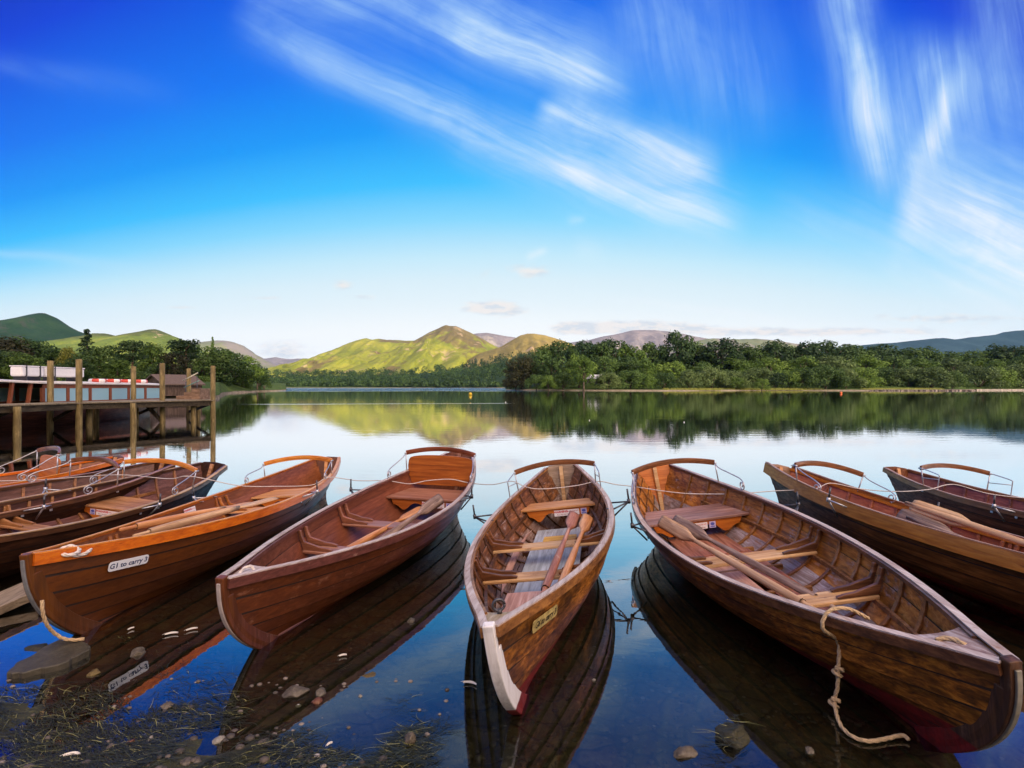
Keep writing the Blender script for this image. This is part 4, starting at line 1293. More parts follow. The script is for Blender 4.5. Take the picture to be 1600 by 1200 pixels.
for i in range(NB):
    a0, a1 = along(near_, i / NB), along(near_, (i + .93) / NB)
    b0, b1 = along(far_, i / NB), along(far_, (i + .93) / NB)
    a0 = a0 + (a0 - b0).normalized() * .18; a1 = a1 + (a1 - b1).normalized() * .18
    mb.tone = random.Random(i).uniform(-.25, .2)
    zz = V((0, 0, 1.06)); zt_ = V((0, 0, 1.11))
    mb.hexa([a0 + zz, a1 + zz, b1 + zz, b0 + zz, a0 + zt_, a1 + zt_, b1 + zt_, b0 + zt_])
jp(mb.build('deck', jdeck, jet))
for poly in (near_, far_):
    mb = MB()
    for a, b in zip(poly, poly[1:]):
        mb.bar((*a, .93), (*b, .93), .12, .25)
    jp(mb.build('beam', jdk, jet))
def post(x, y, top, r=.13, lean=0.0, name='post'):
    mb = MB(); mb.smooth = True
    zs_ = [-1.6, -.3, .0, .25, .8, top - .02, top]
    mb.tube([(x + lean * q * .03 + .012 * math.sin(q * 3 + x), y, q) for q in zs_], [r * 1.02, r, r * .98, r * .98, r * .95, r * .93, r * .8], 12)
    return jp(mb.build(name, jw, jet))
for x, y, top in ((-19.05, 20.2, 1.04), (-19.15, 23.2, 3.02), (-17.75, 24.6, 1.04), (-17.72, 26.6, 3.0), (-16.75, 27.6, 1.04), (-16.0, 28.1, 2.93),
                  (-20.85, 23.7, 2.98), (-20.35, 28.2, 2.9), (-19.35, 31.4, 2.9), (-20.6, 26, 1.04), (-20.9, 20.5, 1.04), (-18.3, 30.6, 1.04), (-19.0, 26.5, 1.04), (-19.5, 24.2, 1.04)):
    post(x, y, top)
mb = MB(); mb.bar((-18.6, 26.6, .95), (-17.75, 26.6, .05), .14, .14, up=(0, 1, 0)); jp(mb.build('brace', jdk, jet))
for (a, b) in (((-20.7, 23.7), (-19.2, 23.2)), ((-20.2, 28.2), (-17.72, 26.6)), ((-19.35, 31.4), (-16.0, 28.1)), ((-20.9, 20.5), (-19.1, 20.2))):
    mb = MB(); mb.bar((a[0], a[1], .3), (b[0], b[1], .95), .07, .14); jp(mb.build('brace', jdk, jet))
# boarding steps and hand rail at the jetty end
st = empty('boarding_steps', 'small timber boarding steps standing on the far end of the jetty', 'steps', (-17.6, 29.2, 1.11))
for k in range(3):
    mb = MB(); mb.box((-.55 + .42 * k, 0, .1 + .1 * k), (.44, 1.0, .2 + .2 * k)); mb.build('step', wood('step timber %d' % k, (.2, .12, .07), (.3, .19, .12), (.4, .28, .2), 'X', .7, 0), st, .01)
hr = empty('hand_rail', 'slanting grey green metal hand rail above the boarding steps', 'hand rail', (-18.3, 30.0, 1.11))
mb = MB(); mb.tube([(-.5, 0, 1.05), (.35, 0, 1.5)], .03, 8); mb.build('top_bar', plain('pale painted bar', (.55, .55, .42), .5), hr)
mb = MB(); mb.tube([(-.45, 0, .65), (.42, 0, 1.05)], .025, 8); mb.build('lower_bar', plain('green painted bar', (.12, .3, .25), .5), hr)
for sx in (-.35, .3):
    mb = MB(); mb.tube([(sx, 0, 0), (sx, 0, 1.15 + sx * .5)], .025, 8); mb.build('upright', MAT['dark_iron'], hr)

# passenger launch lying behind the jetty
hullm = wood('dark mahogany launch planks', (.03, .010, .006), (.065, .02, .012), (.11, .038, .022), 'Y', .42, .1, stain=.4, spec=.15)
cabm = wood('red mahogany cabin', (.18, .05, .024), (.28, .085, .04), (.36, .13, .065), 'Z', .28, .5, stain=.2)
whitem = plain('launch cream paint', (.70, .66, .60), .45, var=.1)
glassm, t, b = new_mat('launch window glass')
b.inputs['Base Color'].default_value = (.36, .64, .76, 1); b.inputs['Roughness'].default_value = .06  # pale blue base stands in for sky reflected in the glass
b.inputs['Specular IOR Level'].default_value = 1.0; b.inputs['Coat Weight'].default_value = 1; b.inputs['Coat Roughness'].default_value = .02
la = empty('passenger_launch', 'long dark wooden passenger launch with pale blue cabin windows behind the jetty', 'launch', (-22.6, 24, 0))
mb = MB(); mb.smooth = True
y0, y1 = -11.0, 8.3
sect = []
for i in range(37):
    tt = i / 36; yy_ = y0 + (y1 - y0) * tt
    w = 1.42 * (1 - max(0, (tt - .72) / .28) ** 2.2 * .75) * (1 - max(0, (.15 - tt) / .15) ** 2)
    sh = .92 + .25 * (1 - tt) ** 3
    sect.append([V((-w, yy_, sh)), V((-w * .99, yy_, sh * .6)), V((-w * .93, yy_, .15)), V((-w * .7, yy_, -.35)), V((w * .7, yy_, -.35)), V((w * .93, yy_, .15)), V((w * .99, yy_, sh * .6)), V((w, yy_, sh))])
mb.grid(sect)
k = mb.add(sect[-1]); mb.smooth = False; mb.face([k + i for i in range(8)])
mb.build('hull', hullm, la)
mb = MB(); mb.grid([[r[0] + V((.02, 0, -.02)), r[-1] + V((-.02, 0, -.02))] for r in sect]); mb.build('deck', jdeck, la)
for sx in (1, -1):
    mb = MB(); mb.sweep([(r[-1] if sx > 0 else r[0]) + V((sx * .02, 0, -.05)) for r in sect], rect(.06, .1)); mb.build('rubbing_strake', cabm, la)
# cabin
cx, c0, c1, zb0, zw0, zw1, zr0 = 1.22, -.1, 7.9, .9, 1.12, 1.74, 1.97
mb = MB()
for sx in (1, -1):
    mb.box((sx * cx, (c0 + c1) / 2, (zb0 + zw0) / 2), (.06, c1 - c0, zw0 - zb0)); mb.box((sx * cx, (c0 + c1) / 2, (zw1 + zr0) / 2), (.062, c1 - c0, zr0 - zw1))
mb.box((0, c1, (zb0 + zr0) / 2), (2 * cx, .06, zr0 - zb0))
mb.build('cabin_wall', cabm, la)
nw = 6
for sx in (1, -1):
    for i in range(nw + 1):
        mb = MB(); mb.box((sx * cx, c0 + (c1 - c0) * i / nw, (zw0 + zw1) / 2), (.10, .16, zw1 - zw0 - .004)); mb.build('window_post', cabm, la)
    for i in range(nw):
        ya = c0 + (c1 - c0) * i / nw + .09; yb = c0 + (c1 - c0) * (i + 1) / nw - .09
        mb = MB(); mb.box((sx * cx, (ya + yb) / 2, (zw0 + zw1) / 2), (.03, yb - ya, zw1 - zw0 - .006)); mb.build('window', glassm, la)
mb = MB(); mb.smooth = False
rows = []
for yy_, lift in ((c0 - 4.0, .14), (c0 - 2, .1), (c0, .03), (c1 - 2, 0), (c1 + .25, -.02)):
    rows.append([V((q * (cx + .14), yy_, zr0 + lift + .10 * (1 - q * q))) for q in [j / 6 - 1 for j in range(13)]])
mb.grid(rows); mb.grid([[p - V((0, 0, .06)) for p in r] for r in rows], flip=True)
for jx in (0, -1):
    mb.grid([[r[jx] for r in rows], [r[jx] - V((0, 0, .06)) for r in rows]])
mb.grid([rows[-1], [p - V((0, 0, .06)) for p in rows[-1]]])
mb.build('roof', whitem, la)
# slanted wheelhouse posts at the near end of the cabin
for sx in (1, -1):
    for yy_, d_ in ((c0 - .75, .25), (c0 - 1.6, .3), (c0 - 2.5, .35), (c0 - 3.4, .4)):
        mb = MB(); mb.bar((sx * cx, yy_, .95), (sx * cx, yy_ - d_ * .5 + .3, 2.02), .10, .13, up=(1, 0, 0)); mb.build('wheelhouse_post', cabm, la)
# things on the launch roof
for k, (yy_, ln_) in enumerate(((.15, 1.15), (1.95, 2.2))):
    r0 = empty('life_raft', ['shorter white life raft case on the launch roof, left one', 'longer white life raft case on the launch roof, right one'][k], 'life raft case', (-22.3, 24 + yy_, zr0 + .16), 'white cases on the launch roof')
    mb = MB(); mb.box((0, 0, .37), (.55, ln_, .44)); mb.build('case', plain('white raft case %d' % k, (.80, .80, .80), .4, var=.05), r0, .07)
    mb = MB(); mb.box((0, 0, .61), (.58, ln_ + .03, .05)); mb.build('lid', plain('white raft lid %d' % k, (.82, .82, .82), .4, var=.05), r0, .02)
    for q in (-.3, .3):
        mb = MB(); mb.box((0, q * ln_, .31), (.60, .05, .70)); mb.build('strap', MAT['dark_iron'], r0)
redp = plain('red buoy paint', (.55, .05, .03), .45, var=.1); whp = plain('white buoy paint', (.8, .78, .76), .45, var=.05)
for k, (yy_, lab) in enumerate(((4.0, 'red and white lifebuoy on the launch roof, next to the white cases'), (5.05, 'red and white lifebuoy on the launch roof, second from the white cases'), (6.1, 'red and white lifebuoy on the launch roof, third from the white cases'), (7.15, 'red and white lifebuoy on the launch roof, farthest from the white cases'))):
    mb = MB(); n = 32
    rows = []
    for i in range(n):
        a = 6.2832 * i / n
        mb.smooth = True
        rows.append([V((math.cos(a) * (.33 + .08 * math.cos(q)), math.sin(a) * (.33 + .08 * math.cos(q)), .10 * math.sin(q))) for q in [j * .785 for j in range(8)]])
    for i in range(n):
        mb.mat = 1 if (i // 4) % 2 else 0
        mb.grid([rows[i], rows[(i + 1) % n]], closed=True)
    o = mb.build('lifebuoy', [redp, whp]); o.location = (-22.1, 24 + yy_, zr0 + .16)
    tag(o, lab, 'lifebuoy', 'lifebuoys lying on the launch roof')

# ------------------------------------------------------------------ buoys
def buoy(px, py, r, col, label):
    c = W(px, py, 0); root = empty('buoy', label, 'buoy', c, 'mooring buoys out on the lake')
    m = plain(label[:18] + ' paint', col, .4, var=.1)
    mb = MB(); mb.smooth = True
    mb.tube([(0, 0, -.3 * r), (0, 0, .1 * r), (0, 0, .5 * r), (0, 0, 1.1 * r), (0, 0, 1.5 * r), (0, 0, 1.7 * r)], [.4 * r, .9 * r, r, r * .95, .6 * r, .15 * r], 14)
    mb.build('float', m, root)
    mb = MB(); mb.tube([(.16 * r * math.cos(a), 0, 1.85 * r + .16 * r * math.sin(a)) for a in [i * .45 for i in range(15)]], .05 * r, 6); mb.build('ring', MAT['dark_iron'], root)
buoy(735, 617.5, .36, (.75, .50, .02), 'yellow buoy floating in front of the far wooded shore')
buoy(1314, 615, .30, (.70, .12, .02), 'orange buoy near the stony spit on the right')
buoy(1150, 608.6, .35, (.70, .66, .60), 'small pale buoy close to the grassy right shore')
buoy(790, 629, .06, (.8, .8, .8), 'small white float left of the wooded point')
buoy(921, 657, .028, (.8, .8, .78), 'tiny white float in the reflection of the wood')
buoy(1069, 660, .028, (.8, .8, .78), 'tiny white float below the tallest tree reflection')
# ------------------------------------------------------------------ land, woods and fells
def grass_mat(name, a, b_, c, d=None, sc_=.05, crag=None, heather=None, hscale=.0016):
    m, t, b = new_mat(name)
    tc = t.n('ShaderNodeTexCoord').outputs['Object']
    n1 = t.noise(tc, sc_, 8, .65); n2 = t.noise(tc, sc_ * 9, 5, .7)
    col = t.ramp(n1 * .65 + n2 * .35, [(.32, a), (.5, b_), (.66, c)])
    x, y, z = t.sep(tc)
    if heather:
        hn = t.noise(t.mapping(tc, (1, .6, 2.4)), hscale, 5, .6, .8)
        hf = t.sstep(hn + t.sstep(z, heather[1], heather[2]) * .22, .56, .64)
        col = t.mix(hf * heather[3], col, heather[0])
    if crag:
        cn = t.noise(t.mapping(tc, (1, 1, .6)), crag[1], 9, .72)
        cf = t.sstep(cn, crag[2], crag[2] + .06)
        col = t.mix(cf * crag[3], col, crag[0])
    t.put(b.inputs['Base Color'], col)
    b.inputs['Roughness'].default_value = .95
    b.inputs['Specular IOR Level'].default_value = .1
    t.put(b.inputs['Normal'], t.bump(n1 + n2 * .4, .9, .05 / sc_))
    return m

def lerp_tab(tab, x):
    if x <= tab[0][0]: return tab[0][1]
    for (a, va), (b, vb) in zip(tab, tab[1:]):
        if x <= b:
            f = (x - a) / (b - a); return va + (vb - va) * f
    return tab[-1][1]

def fell(name, prof, D, front, back, mat, nx=150, ny=46, gully=.10, seed=0.0, p=1.0, pad=1.0):
    """a fell with its crest line along the surveyed profile at distance D, a front slope of given length and a back slope"""
    x0, x1 = prof[0][0], prof[-1][0]
    prof2 = [(a, (HOR - b) / FPX * D + CAMH) for a, b in prof]
    mb = MB(); mb.smooth = True
    rows = []
    for j in range(ny + 1):
        t = j / ny
        if t <= .75:
            q = t / .75; y = D - front * (1 - q); fac = q
        else:
            q = (t - .75) / .25; y = D + back * q; fac = 1 - q
        row = []
        for i in range(nx + 1):
            px = x0 + (x1 - x0) * i / nx
            xw = (px - 800) / FPX * D
            H = lerp_tab(prof2, px)
            H += fb(xw, 0, 6 / D * 4, 4, seed + 5) * D * .0012
            g = fb(xw * 1.0, y * .45, 5.0 / front, 5, seed) + .6 * fb(xw * 2.4, y * .7, 9.0 / front, 4, seed + 3)
            sl = fac ** p
            h = H * (sl + gully * g * math.sin(math.pi * min(1, fac)) )
            h += D * .0008 * fb(xw, y, 60 / front, 3, seed + 8) * math.sin(math.pi * min(1, fac))
            row.append(V((xw + front * .06 * g * (1 - fac), y, max(-12, h - 6 * (1 - fac)))))
        rows.append(row)
    mb.grid(rows)
    return tag(mb.build(name, mat), kind='structure')

g_dark = grass_mat('cloud shaded green fell', (.006, .020, .006), (.012, .036, .010), (.026, .056, .016), sc_=.006, crag=((.05, .045, .042), .008, .55, .6))  # green darkened to carry the cloud shade on this fell
g_lit = grass_mat('bright grass fell', (.11, .145, .017), (.21, .235, .027), (.33, .32, .044), sc_=.004, crag=((.46, .34, .22), .006, .57, .6), heather=((.13, .085, .05), 130, 520, .75), hscale=.0026)
g_gold = grass_mat('golden grass fell', (.14, .125, .03), (.23, .185, .05), (.32, .25, .075), sc_=.005, crag=((.45, .33, .24), .008, .58, .6))
g_mid = grass_mat('green ridge', (.05, .085, .016), (.12, .17, .03), (.22, .25, .05), sc_=.006, crag=((.45, .36, .24), .012, .62, .7), heather=((.05, .05, .025), 150, 260, .6), hscale=.003)
g_grey = grass_mat('grey scree fell', (.13, .12, .12), (.20, .18, .18), (.30, .26, .25), sc_=.003, crag=((.36, .33, .27), .002, .55, .6))
g_pale = grass_mat('pale grey green fell', (.11, .14, .07), (.17, .19, .09), (.26, .25, .15), sc_=.003, crag=((.22, .19, .19), .003, .5, .7))
g_blue = grass_mat('haze tinted heather fell', (.012, .034, .042), (.02, .05, .062), (.034, .07, .08), sc_=.004)  # base tinted blue to carry part of the distance haze

HOLD = []
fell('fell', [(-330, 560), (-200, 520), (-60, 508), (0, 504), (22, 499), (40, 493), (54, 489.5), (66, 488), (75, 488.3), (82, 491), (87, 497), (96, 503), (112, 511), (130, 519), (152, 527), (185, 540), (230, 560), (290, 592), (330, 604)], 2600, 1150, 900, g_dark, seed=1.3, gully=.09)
fell('fell', [(90, 560), (125, 530), (148, 520), (166, 519.5), (186, 524), (205, 520), (222, 517), (236, 513.5), (246, 513), (254, 516), (264, 521), (273, 524), (281, 528), (287, 538), (300, 549), (330, 570), (372, 600), (380, 604)], 2150, 820, 600, g_mid, seed=4.1, gully=.10)
fell('fell', [(255, 560), (290, 541), (310, 535), (335, 532), (350, 531.5), (362, 533), (376, 537), (388, 546), (400, 555), (420, 566), (450, 575), (520, 588), (560, 600)], 6200, 2200, 1500, g_pale, seed=7.7, gully=.12)
fell('fell', [(370, 572), (405, 561), (432, 557), (455, 560), (480, 559), (500, 562), (530, 566), (570, 575), (620, 590), (650, 600)], 9000, 2600, 2000, g_grey, seed=9.2, gully=.10)
fell('fell', [(395, 600), (432, 590), (466, 577), (484, 569), (500, 561), (516, 552), (530, 544), (545, 536), (558, 531), (573, 528), (582, 530.5), (592, 529), (605, 531), (620, 530.5), (634, 532), (648, 531), (660, 525), (672, 518), (684, 513.5), (692, 509.5), (697, 507.5), (703, 509), (712, 509.5), (720, 513), (733, 518), (745, 524), (757, 531), (775, 541), (800, 552), (860, 572), (930, 596)], 3900, 1700, 1300, g_lit, nx=300, ny=90, seed=2.6, gully=.17)
fell('fell', [(725, 566), (750, 551), (770, 545), (784, 540), (798, 532), (812, 524), (824, 520.5), (836, 520.5), (852, 523), (868, 528), (884, 533), (905, 542), (950, 560), (1010, 585)], 3000, 1000, 900, g_gold, seed=12.1, gully=.12)
fell('fell', [(690, 545), (726, 524), (746, 519.5), (760, 519), (776, 522), (790, 524.5), (830, 530), (880, 545), (920, 570)], 6600, 2000, 1200, g_grey, seed=3.3, gully=.12)
fell('fell', [(830, 560), (890, 535), (920, 531), (944, 525), (966, 520), (985, 516), (1005, 514.5), (1022, 514.5), (1040, 516), (1056, 519), (1085, 524), (1110, 529), (1150, 540), (1220, 565)], 7600, 2600, 1500, g_grey, seed=5.5, gully=.14)
fell('fell', [(1000, 556), (1060, 536), (1105, 529), (1145, 528.5), (1180, 529), (1215, 532), (1250, 537), (1290, 545), (1350, 562)], 5600, 1600, 1200, g_pale, seed=6.5, gully=.1)
fell('fell', [(1240, 556), (1300, 543), (1345, 538), (1390, 535.5), (1430, 531), (1458, 528), (1472, 527.8), (1490, 530), (1510, 526.5), (1530, 524.5), (1550, 523), (1564, 518), (1580, 516), (1600, 515), (1660, 506), (1800, 490), (2000, 500), (2300, 540)], 5200, 1900, 1500, g_blue, nx=180, seed=8.5, gully=.06)

# far wood slope (behind the lake) and the conifer slope
slope_m = grass_mat('wood floor', (.012, .026, .008), (.022, .045, .014), (.04, .07, .02), sc_=.02)
fell('wooded_slope', [(380, 600), (420, 590), (560, 586), (640, 585), (700, 580), (745, 574), (790, 566), (840, 556), (890, 545), (918, 537), (950, 541), (1000, 556), (1060, 580)], 1650, 700, 500, slope_m, nx=80, ny=20, seed=3.9, gully=.05)

# shores
beach_m = grass_mat('lake shore', (.10, .085, .05), (.24, .20, .14), (.40, .33, .25), sc_=.5)
turf_m = grass_mat('shore turf', (.025, .045, .010), (.05, .085, .018), (.10, .14, .03), sc_=.3)
def shore(name, line, depth, rise, mat_beach, mat_turf, beach=5.0):
    """line: list of (x, y) world points of the waterline; land runs back from it (away from the camera)"""
    mb = MB(); mb.smooth = True
    P_ = [V((a, b, 0)) for a, b in line]; P_ = smooth_path(P_, 6)
    steps = [(-3, -1.0), (0, -.04), (1.5, .22), (beach, .5), (beach + .3, .55), (beach + 12, 1.0), (beach + 40, 1.0 + rise * .35), (depth * .5, 1 + rise * .7), (depth, 1 + rise)]
    for k, (a, b) in enumerate(zip(steps, steps[1:])):
        mb.mat = 0 if k < 3 else 1
        rows = []
        for d, z in (a, b):
            row = []
            for i, p in enumerate(P_):
                dirv = V((p.x, p.y, 0)).normalized()
                row.append(p + dirv * (d + fb(p.x, d, .12, 3) * 1.2) + V((0, 0, z + (fb(p.x, d, .3, 3, 4) * .12 if d > 1 else 0))))
            rows.append(row)
        mb.grid(rows)
    return tag(mb.build(name, [mat_beach, mat_turf]), kind='structure')
right_line = [(-4, 330), (-1, 290), (12, 268), (25, 255), (46, 240), (75, 236), (100, 246), (128, 255), (150, 246), (172, 238), (196, 243), (225, 262), (270, 275), (330, 290), (420, 300), (560, 320)]
shore('right_shore', right_line, 480, 7, beach_m, turf_m)
left_line = [(-260, 60), (-120, 55), (-60, 54), (-41, 62), (-44, 78), (-62, 112), (-80, 150), (-92, 188), (-97, 200), (-104, 235), (-130, 300), (-180, 380)]
shore('left_shore', left_line, 420, 5, beach_m, turf_m, 2.0)
far_line = [(-900, 760), (-600, 860), (-420, 900), (-250, 930), (-80, 960), (40, 900), (120, 860)]
shore('far_shore', far_line, 500, 5, beach_m, turf_m, 6)

# ---- trees
def leaf_mat(name, dark, mid, light):
    m, t, b = new_mat(name)
    geo = t.n('ShaderNodeTexCoord').outputs['Object']
    rnd = X(t, t.n('ShaderNodeObjectInfo').outputs['Random'])
    at = X(t, t.n('ShaderNodeAttribute', attribute_name='tone').outputs['Fac'])
    f = at * .5 + .5 + (rnd - .5) * .45
    t.put(b.inputs['Base Color'], t.ramp(f, [(.15, dark), (.5, mid), (.9, light)]))
    b.inputs['Roughness'].default_value = .6
    b.inputs['Specular IOR Level'].default_value = .25
    tl = t.n('ShaderNodeBsdfTranslucent'); t.put(tl.inputs[0], t.ramp(f, [(.15, mid), (.9, light)]))
    mx = t.n('ShaderNodeMixShader'); mx.inputs[0].default_value = .32
    t.link(b.outputs[0], mx.inputs[1]); t.link(tl.outputs[0], mx.inputs[2])
    t.link(mx.outputs[0], t.nt.nodes['Material Output'].inputs['Surface'])
    return m
LEAF = {'oak': leaf_mat('oak leaves', (0.0216, 0.0459, 0.0108), (0.0459, 0.0891, 0.0189), (0.0891, 0.1485, 0.0324)),
        'light': leaf_mat('light green leaves', (0.0432, 0.0810, 0.0135), (0.0891, 0.1553, 0.0243), (0.1620, 0.2430, 0.0405)),
        'willow': leaf_mat('grey green willow leaves', (0.0432, 0.0729, 0.0216), (0.0837, 0.1296, 0.0378), (0.1485, 0.2025, 0.0675)),
        'dark': leaf_mat('dark green leaves', (0.0108, 0.0270, 0.0081), (0.0243, 0.0540, 0.0162), (0.0486, 0.0891, 0.0270)),
        'copper': leaf_mat('brown green leaves', (.016, .018, .007), (.032, .034, .012), (.055, .055, .02)),
        'yellow': leaf_mat('yellow green leaves', (0.0945, 0.1080, 0.0162), (0.1755, 0.1890, 0.0270), (0.2700, 0.2700, 0.0540))}
BARK = wood('tree bark', (.05, .035, .025), (.11, .08, .06), (.18, .14, .11), 'Z', .85, 0, stain=.5)
BARKP = wood('pine bark', (.10, .05, .03), (.20, .11, .07), (.3, .18, .12), 'Z', .85, 0, stain=.4)

def crown_mesh(name, clumps, leaf, n_per, R_, mat):
    """clumps: (centre, (rx, ry, rz)); leaves sit on the clump shells with normals pointing mostly outwards"""
    mb = MB()
    for c, rr in clumps:
        ct = R_.uniform(-.45, .45)
        for _ in range(int(n_per * (rr[0] * rr[2]) ** .9) + 8):
            d = V((R_.gauss(0, 1), R_.gauss(0, 1), R_.gauss(0, 1))).normalized()
            rad = R_.uniform(.72, 1.08) if R_.random() < .85 else R_.uniform(1.05, 1.3)
            p = V(c) + V((d.x * rr[0], d.y * rr[1], d.z * rr[2])) * rad
            n_ = (d + V((R_.gauss(0, .33), R_.gauss(0, .33), R_.gauss(0, .33) + .2))).normalized()
            u = n_.cross(V((R_.gauss(0, 1), R_.gauss(0, 1), R_.gauss(0, 1)))).normalized(); w = n_.cross(u)
            s_ = leaf * R_.uniform(.6, 1.25)
            mb.tone = max(-1, min(1, ct + R_.gauss(0, .28)))
            k = mb.add([p - u * s_ * .5, p - w * s_ * .32 + n_ * s_ * .1, p + u * s_ * .5, p + w * s_ * .32])
            mb.face((k, k + 1, k + 2, k + 3))
    return mb

def tree_proto(kind, seed):
    """unit tree about 10 m high; returns (trunk mesh builder, crown mesh builder, leaf material key)"""
    R_ = random.Random(seed); tr = MB(); tr.smooth = True
    clumps = []
    if kind in ('round', 'tall', 'dark'):
        H = 10; wr = {'round': 4.6, 'tall': 3.4, 'dark': 3.8}[kind]
        cz = 5.9; rz = 4.1
        nC = 60
        tr.tube([(0, 0, -.8), (.05, 0, 1), (.1, .1, 3), (.0, .1, 5.5), (.1, 0, 7.5)], [.42, .34, .28, .18, .06], 9)
        for i in range(nC):
            a = R_.uniform(0, 6.283); zz = R_.uniform(-.92, .98)
            prof = math.sqrt(max(.02, 1 - zz * zz)) if zz > -.2 else math.sqrt(max(.02, 1 - (zz / 1.25) ** 2))
            rad = prof * wr * R_.uniform(.55, .95)
            k = 1 + .22 * math.sin(a * 2 + seed) + .14 * math.sin(a * 3 + seed * 2)
            c = (math.cos(a) * rad * k, math.sin(a) * rad * k, cz + zz * rz * R_.uniform(.82, 1.0))
            r = R_.choice((R_.uniform(.5, .9), R_.uniform(.8, 1.5)))
            clumps.append((c, (r * 1.15, r * 1.15, r * .85)))
            if i % 5 == 0:
                tr.tube([(0, .1, R_.uniform(2.2, 4.5)), (c[0] * .5, c[1] * .5, c[2] - 1.0), (c[0] * .9, c[1] * .9, c[2])], [.14, .09, .03], 6)
        mb = crown_mesh('crown', clumps, .56, 66, R_, None)
    elif kind == 'pine':
        tr.tube([(0, 0, -.8), (.05, .0, 2), (.15, .05, 5), (.05, .1, 7.5), (.2, .1, 9.2)], [.30, .25, .2, .15, .06], 9)
        for i in range(26):
            zz = R_.uniform(5.6, 9.6); a = R_.uniform(0, 6.283)
            rad = R_.uniform(.2, 2.7) * (1.1 - abs(zz - 7.6) / 4.2)
            c = (math.cos(a) * rad, math.sin(a) * rad, zz)
            r = R_.uniform(.55, 1.1)
            clumps.append((c, (r * 1.35, r * 1.35, r * .5)))
            if i % 3 == 0:
                tr.tube([(.1, .05, zz - .9), (c[0] * .6, c[1] * .6, zz - .35), (c[0], c[1], zz)], [.09, .06, .02], 6)
        mb = crown_mesh('crown', clumps, .46, 95, R_, None)
    elif kind == 'conifer':
        tr.tube([(0, 0, -.8), (0, 0, 3), (0, 0, 9.8)], [.28, .2, .03], 8)
        for i in range(40):
            t = (i / 39) ** .85; zz = 1.0 + 8.9 * t; rad = (1 - t) * 2.2 * R_.uniform(.4, 1)
            a = R_.uniform(0, 6.283); r = .22 + .85 * (1 - t) * R_.uniform(.6, 1)
            clumps.append(((math.cos(a) * rad, math.sin(a) * rad, zz), (r * 1.15, r * 1.15, r * .7)))
        mb = crown_mesh('crown', clumps, .42, 95, R_, None)
    else:      # bush / willow dome, low and wide, foliage to the ground
        tr.tube([(0, 0, -.8), (.1, 0, 1.2), (.3, .2, 3.0)], [.3, .24, .08], 8)
        for k in range(4):
            a = k * 1.6 + R_.random()
            tr.tube([(0, 0, .3), (math.cos(a) * 1.5, math.sin(a) * 1.5, 2.4), (math.cos(a) * 2.8, math.sin(a) * 2.8, 4.5)], [.2, .13, .04], 6)
        for i in range(46):
            a = R_.uniform(0, 6.283); zz = R_.uniform(0, 1)
            rad = 5.6 * math.sqrt(max(.03, 1 - zz * zz * .97)) * R_.uniform(.6, .95)
            r = R_.uniform(.9, 1.7)
            clumps.append(((math.cos(a) * rad, math.sin(a) * rad, 1.0 + zz * 5.4), (r * 1.2, r * 1.2, r * .8)))
        mb = crown_mesh('crown', clumps, .56, 60, R_, None)
    return tr, mb

PROTO = {}
def proto(kind, leaf, seed):
    key = (kind, leaf, seed)
    if key not in PROTO:
        tr, mb = tree_proto(kind, seed)
        root = empty('tree', None, 'tree')
        tr.build('trunk', BARKP if kind == 'pine' else BARK, root)
        mb.build('crown', LEAF[leaf], root)
        PROTO[key] = [root, False]
    return PROTO[key]
TN = {'round': 'broadleaf_tree', 'tall': 'broadleaf_tree', 'dark': 'broadleaf_tree', 'pine': 'pine_tree', 'conifer': 'conifer_tree', 'bush': 'willow_bush'}
R_T = random.Random(77)
def tree(kind, leaf, px, top, D, label, group, base=None, wide=1.0, seed=None):
    """tree whose top reaches photo row `top` when it stands at distance D"""
    seed = seed if seed is not None else R_T.choice((1, 2, 3))
    pr = proto(kind, leaf, seed)
    x = (px - 800) / FPX * D
    z0 = base if base is not None else .8
    h = (HOR - top) / FPX * D + CAMH - z0
    unit = {'bush': 7.4, 'conifer': 10.0, 'pine': 10.1}.get(kind, 10.3)
    s_ = h / unit
    if not pr[1]:
        o = pr[0]; pr[1] = True
    else:
        o = copy_tree(pr[0])
    o.location = (x, D, z0); o.rotation_euler = (0, 0, R_T.uniform(0, 6.28)); o.scale = (s_ * wide, s_ * wide, s_)
    o.name = TN[kind]
    tag(o, label, 'bush' if kind == 'bush' else 'tree', group)
    return o
ORD = ['', 'second', 'third', 'fourth', 'fifth', 'sixth', 'seventh', 'eighth', 'ninth', 'tenth', 'eleventh', 'twelfth', 'thirteenth', 'fourteenth', 'fifteenth', 'sixteenth', 'seventeenth', 'eighteenth', 'nineteenth', 'twentieth',
       'twenty first', 'twenty second', 'twenty third', 'twenty fourth', 'twenty fifth', 'twenty sixth', 'twenty seventh', 'twenty eighth', 'twenty ninth', 'thirtieth']
def row(items, fmt, group):
    """items sorted by px: label each by its look and its order from the left"""
    items.sort(key=lambda q: q[2])
    n = len(items)
    for i, (kind, leaf, px, top, D, look, *rest) in enumerate(items):
        where = 'leftmost' if i == 0 else 'rightmost' if i == n - 1 else ORD[i] + ' from the left'
        kw = rest[0] if rest else {}
        tree(kind, leaf, px, top, D, fmt % (look, where), group, **kw)

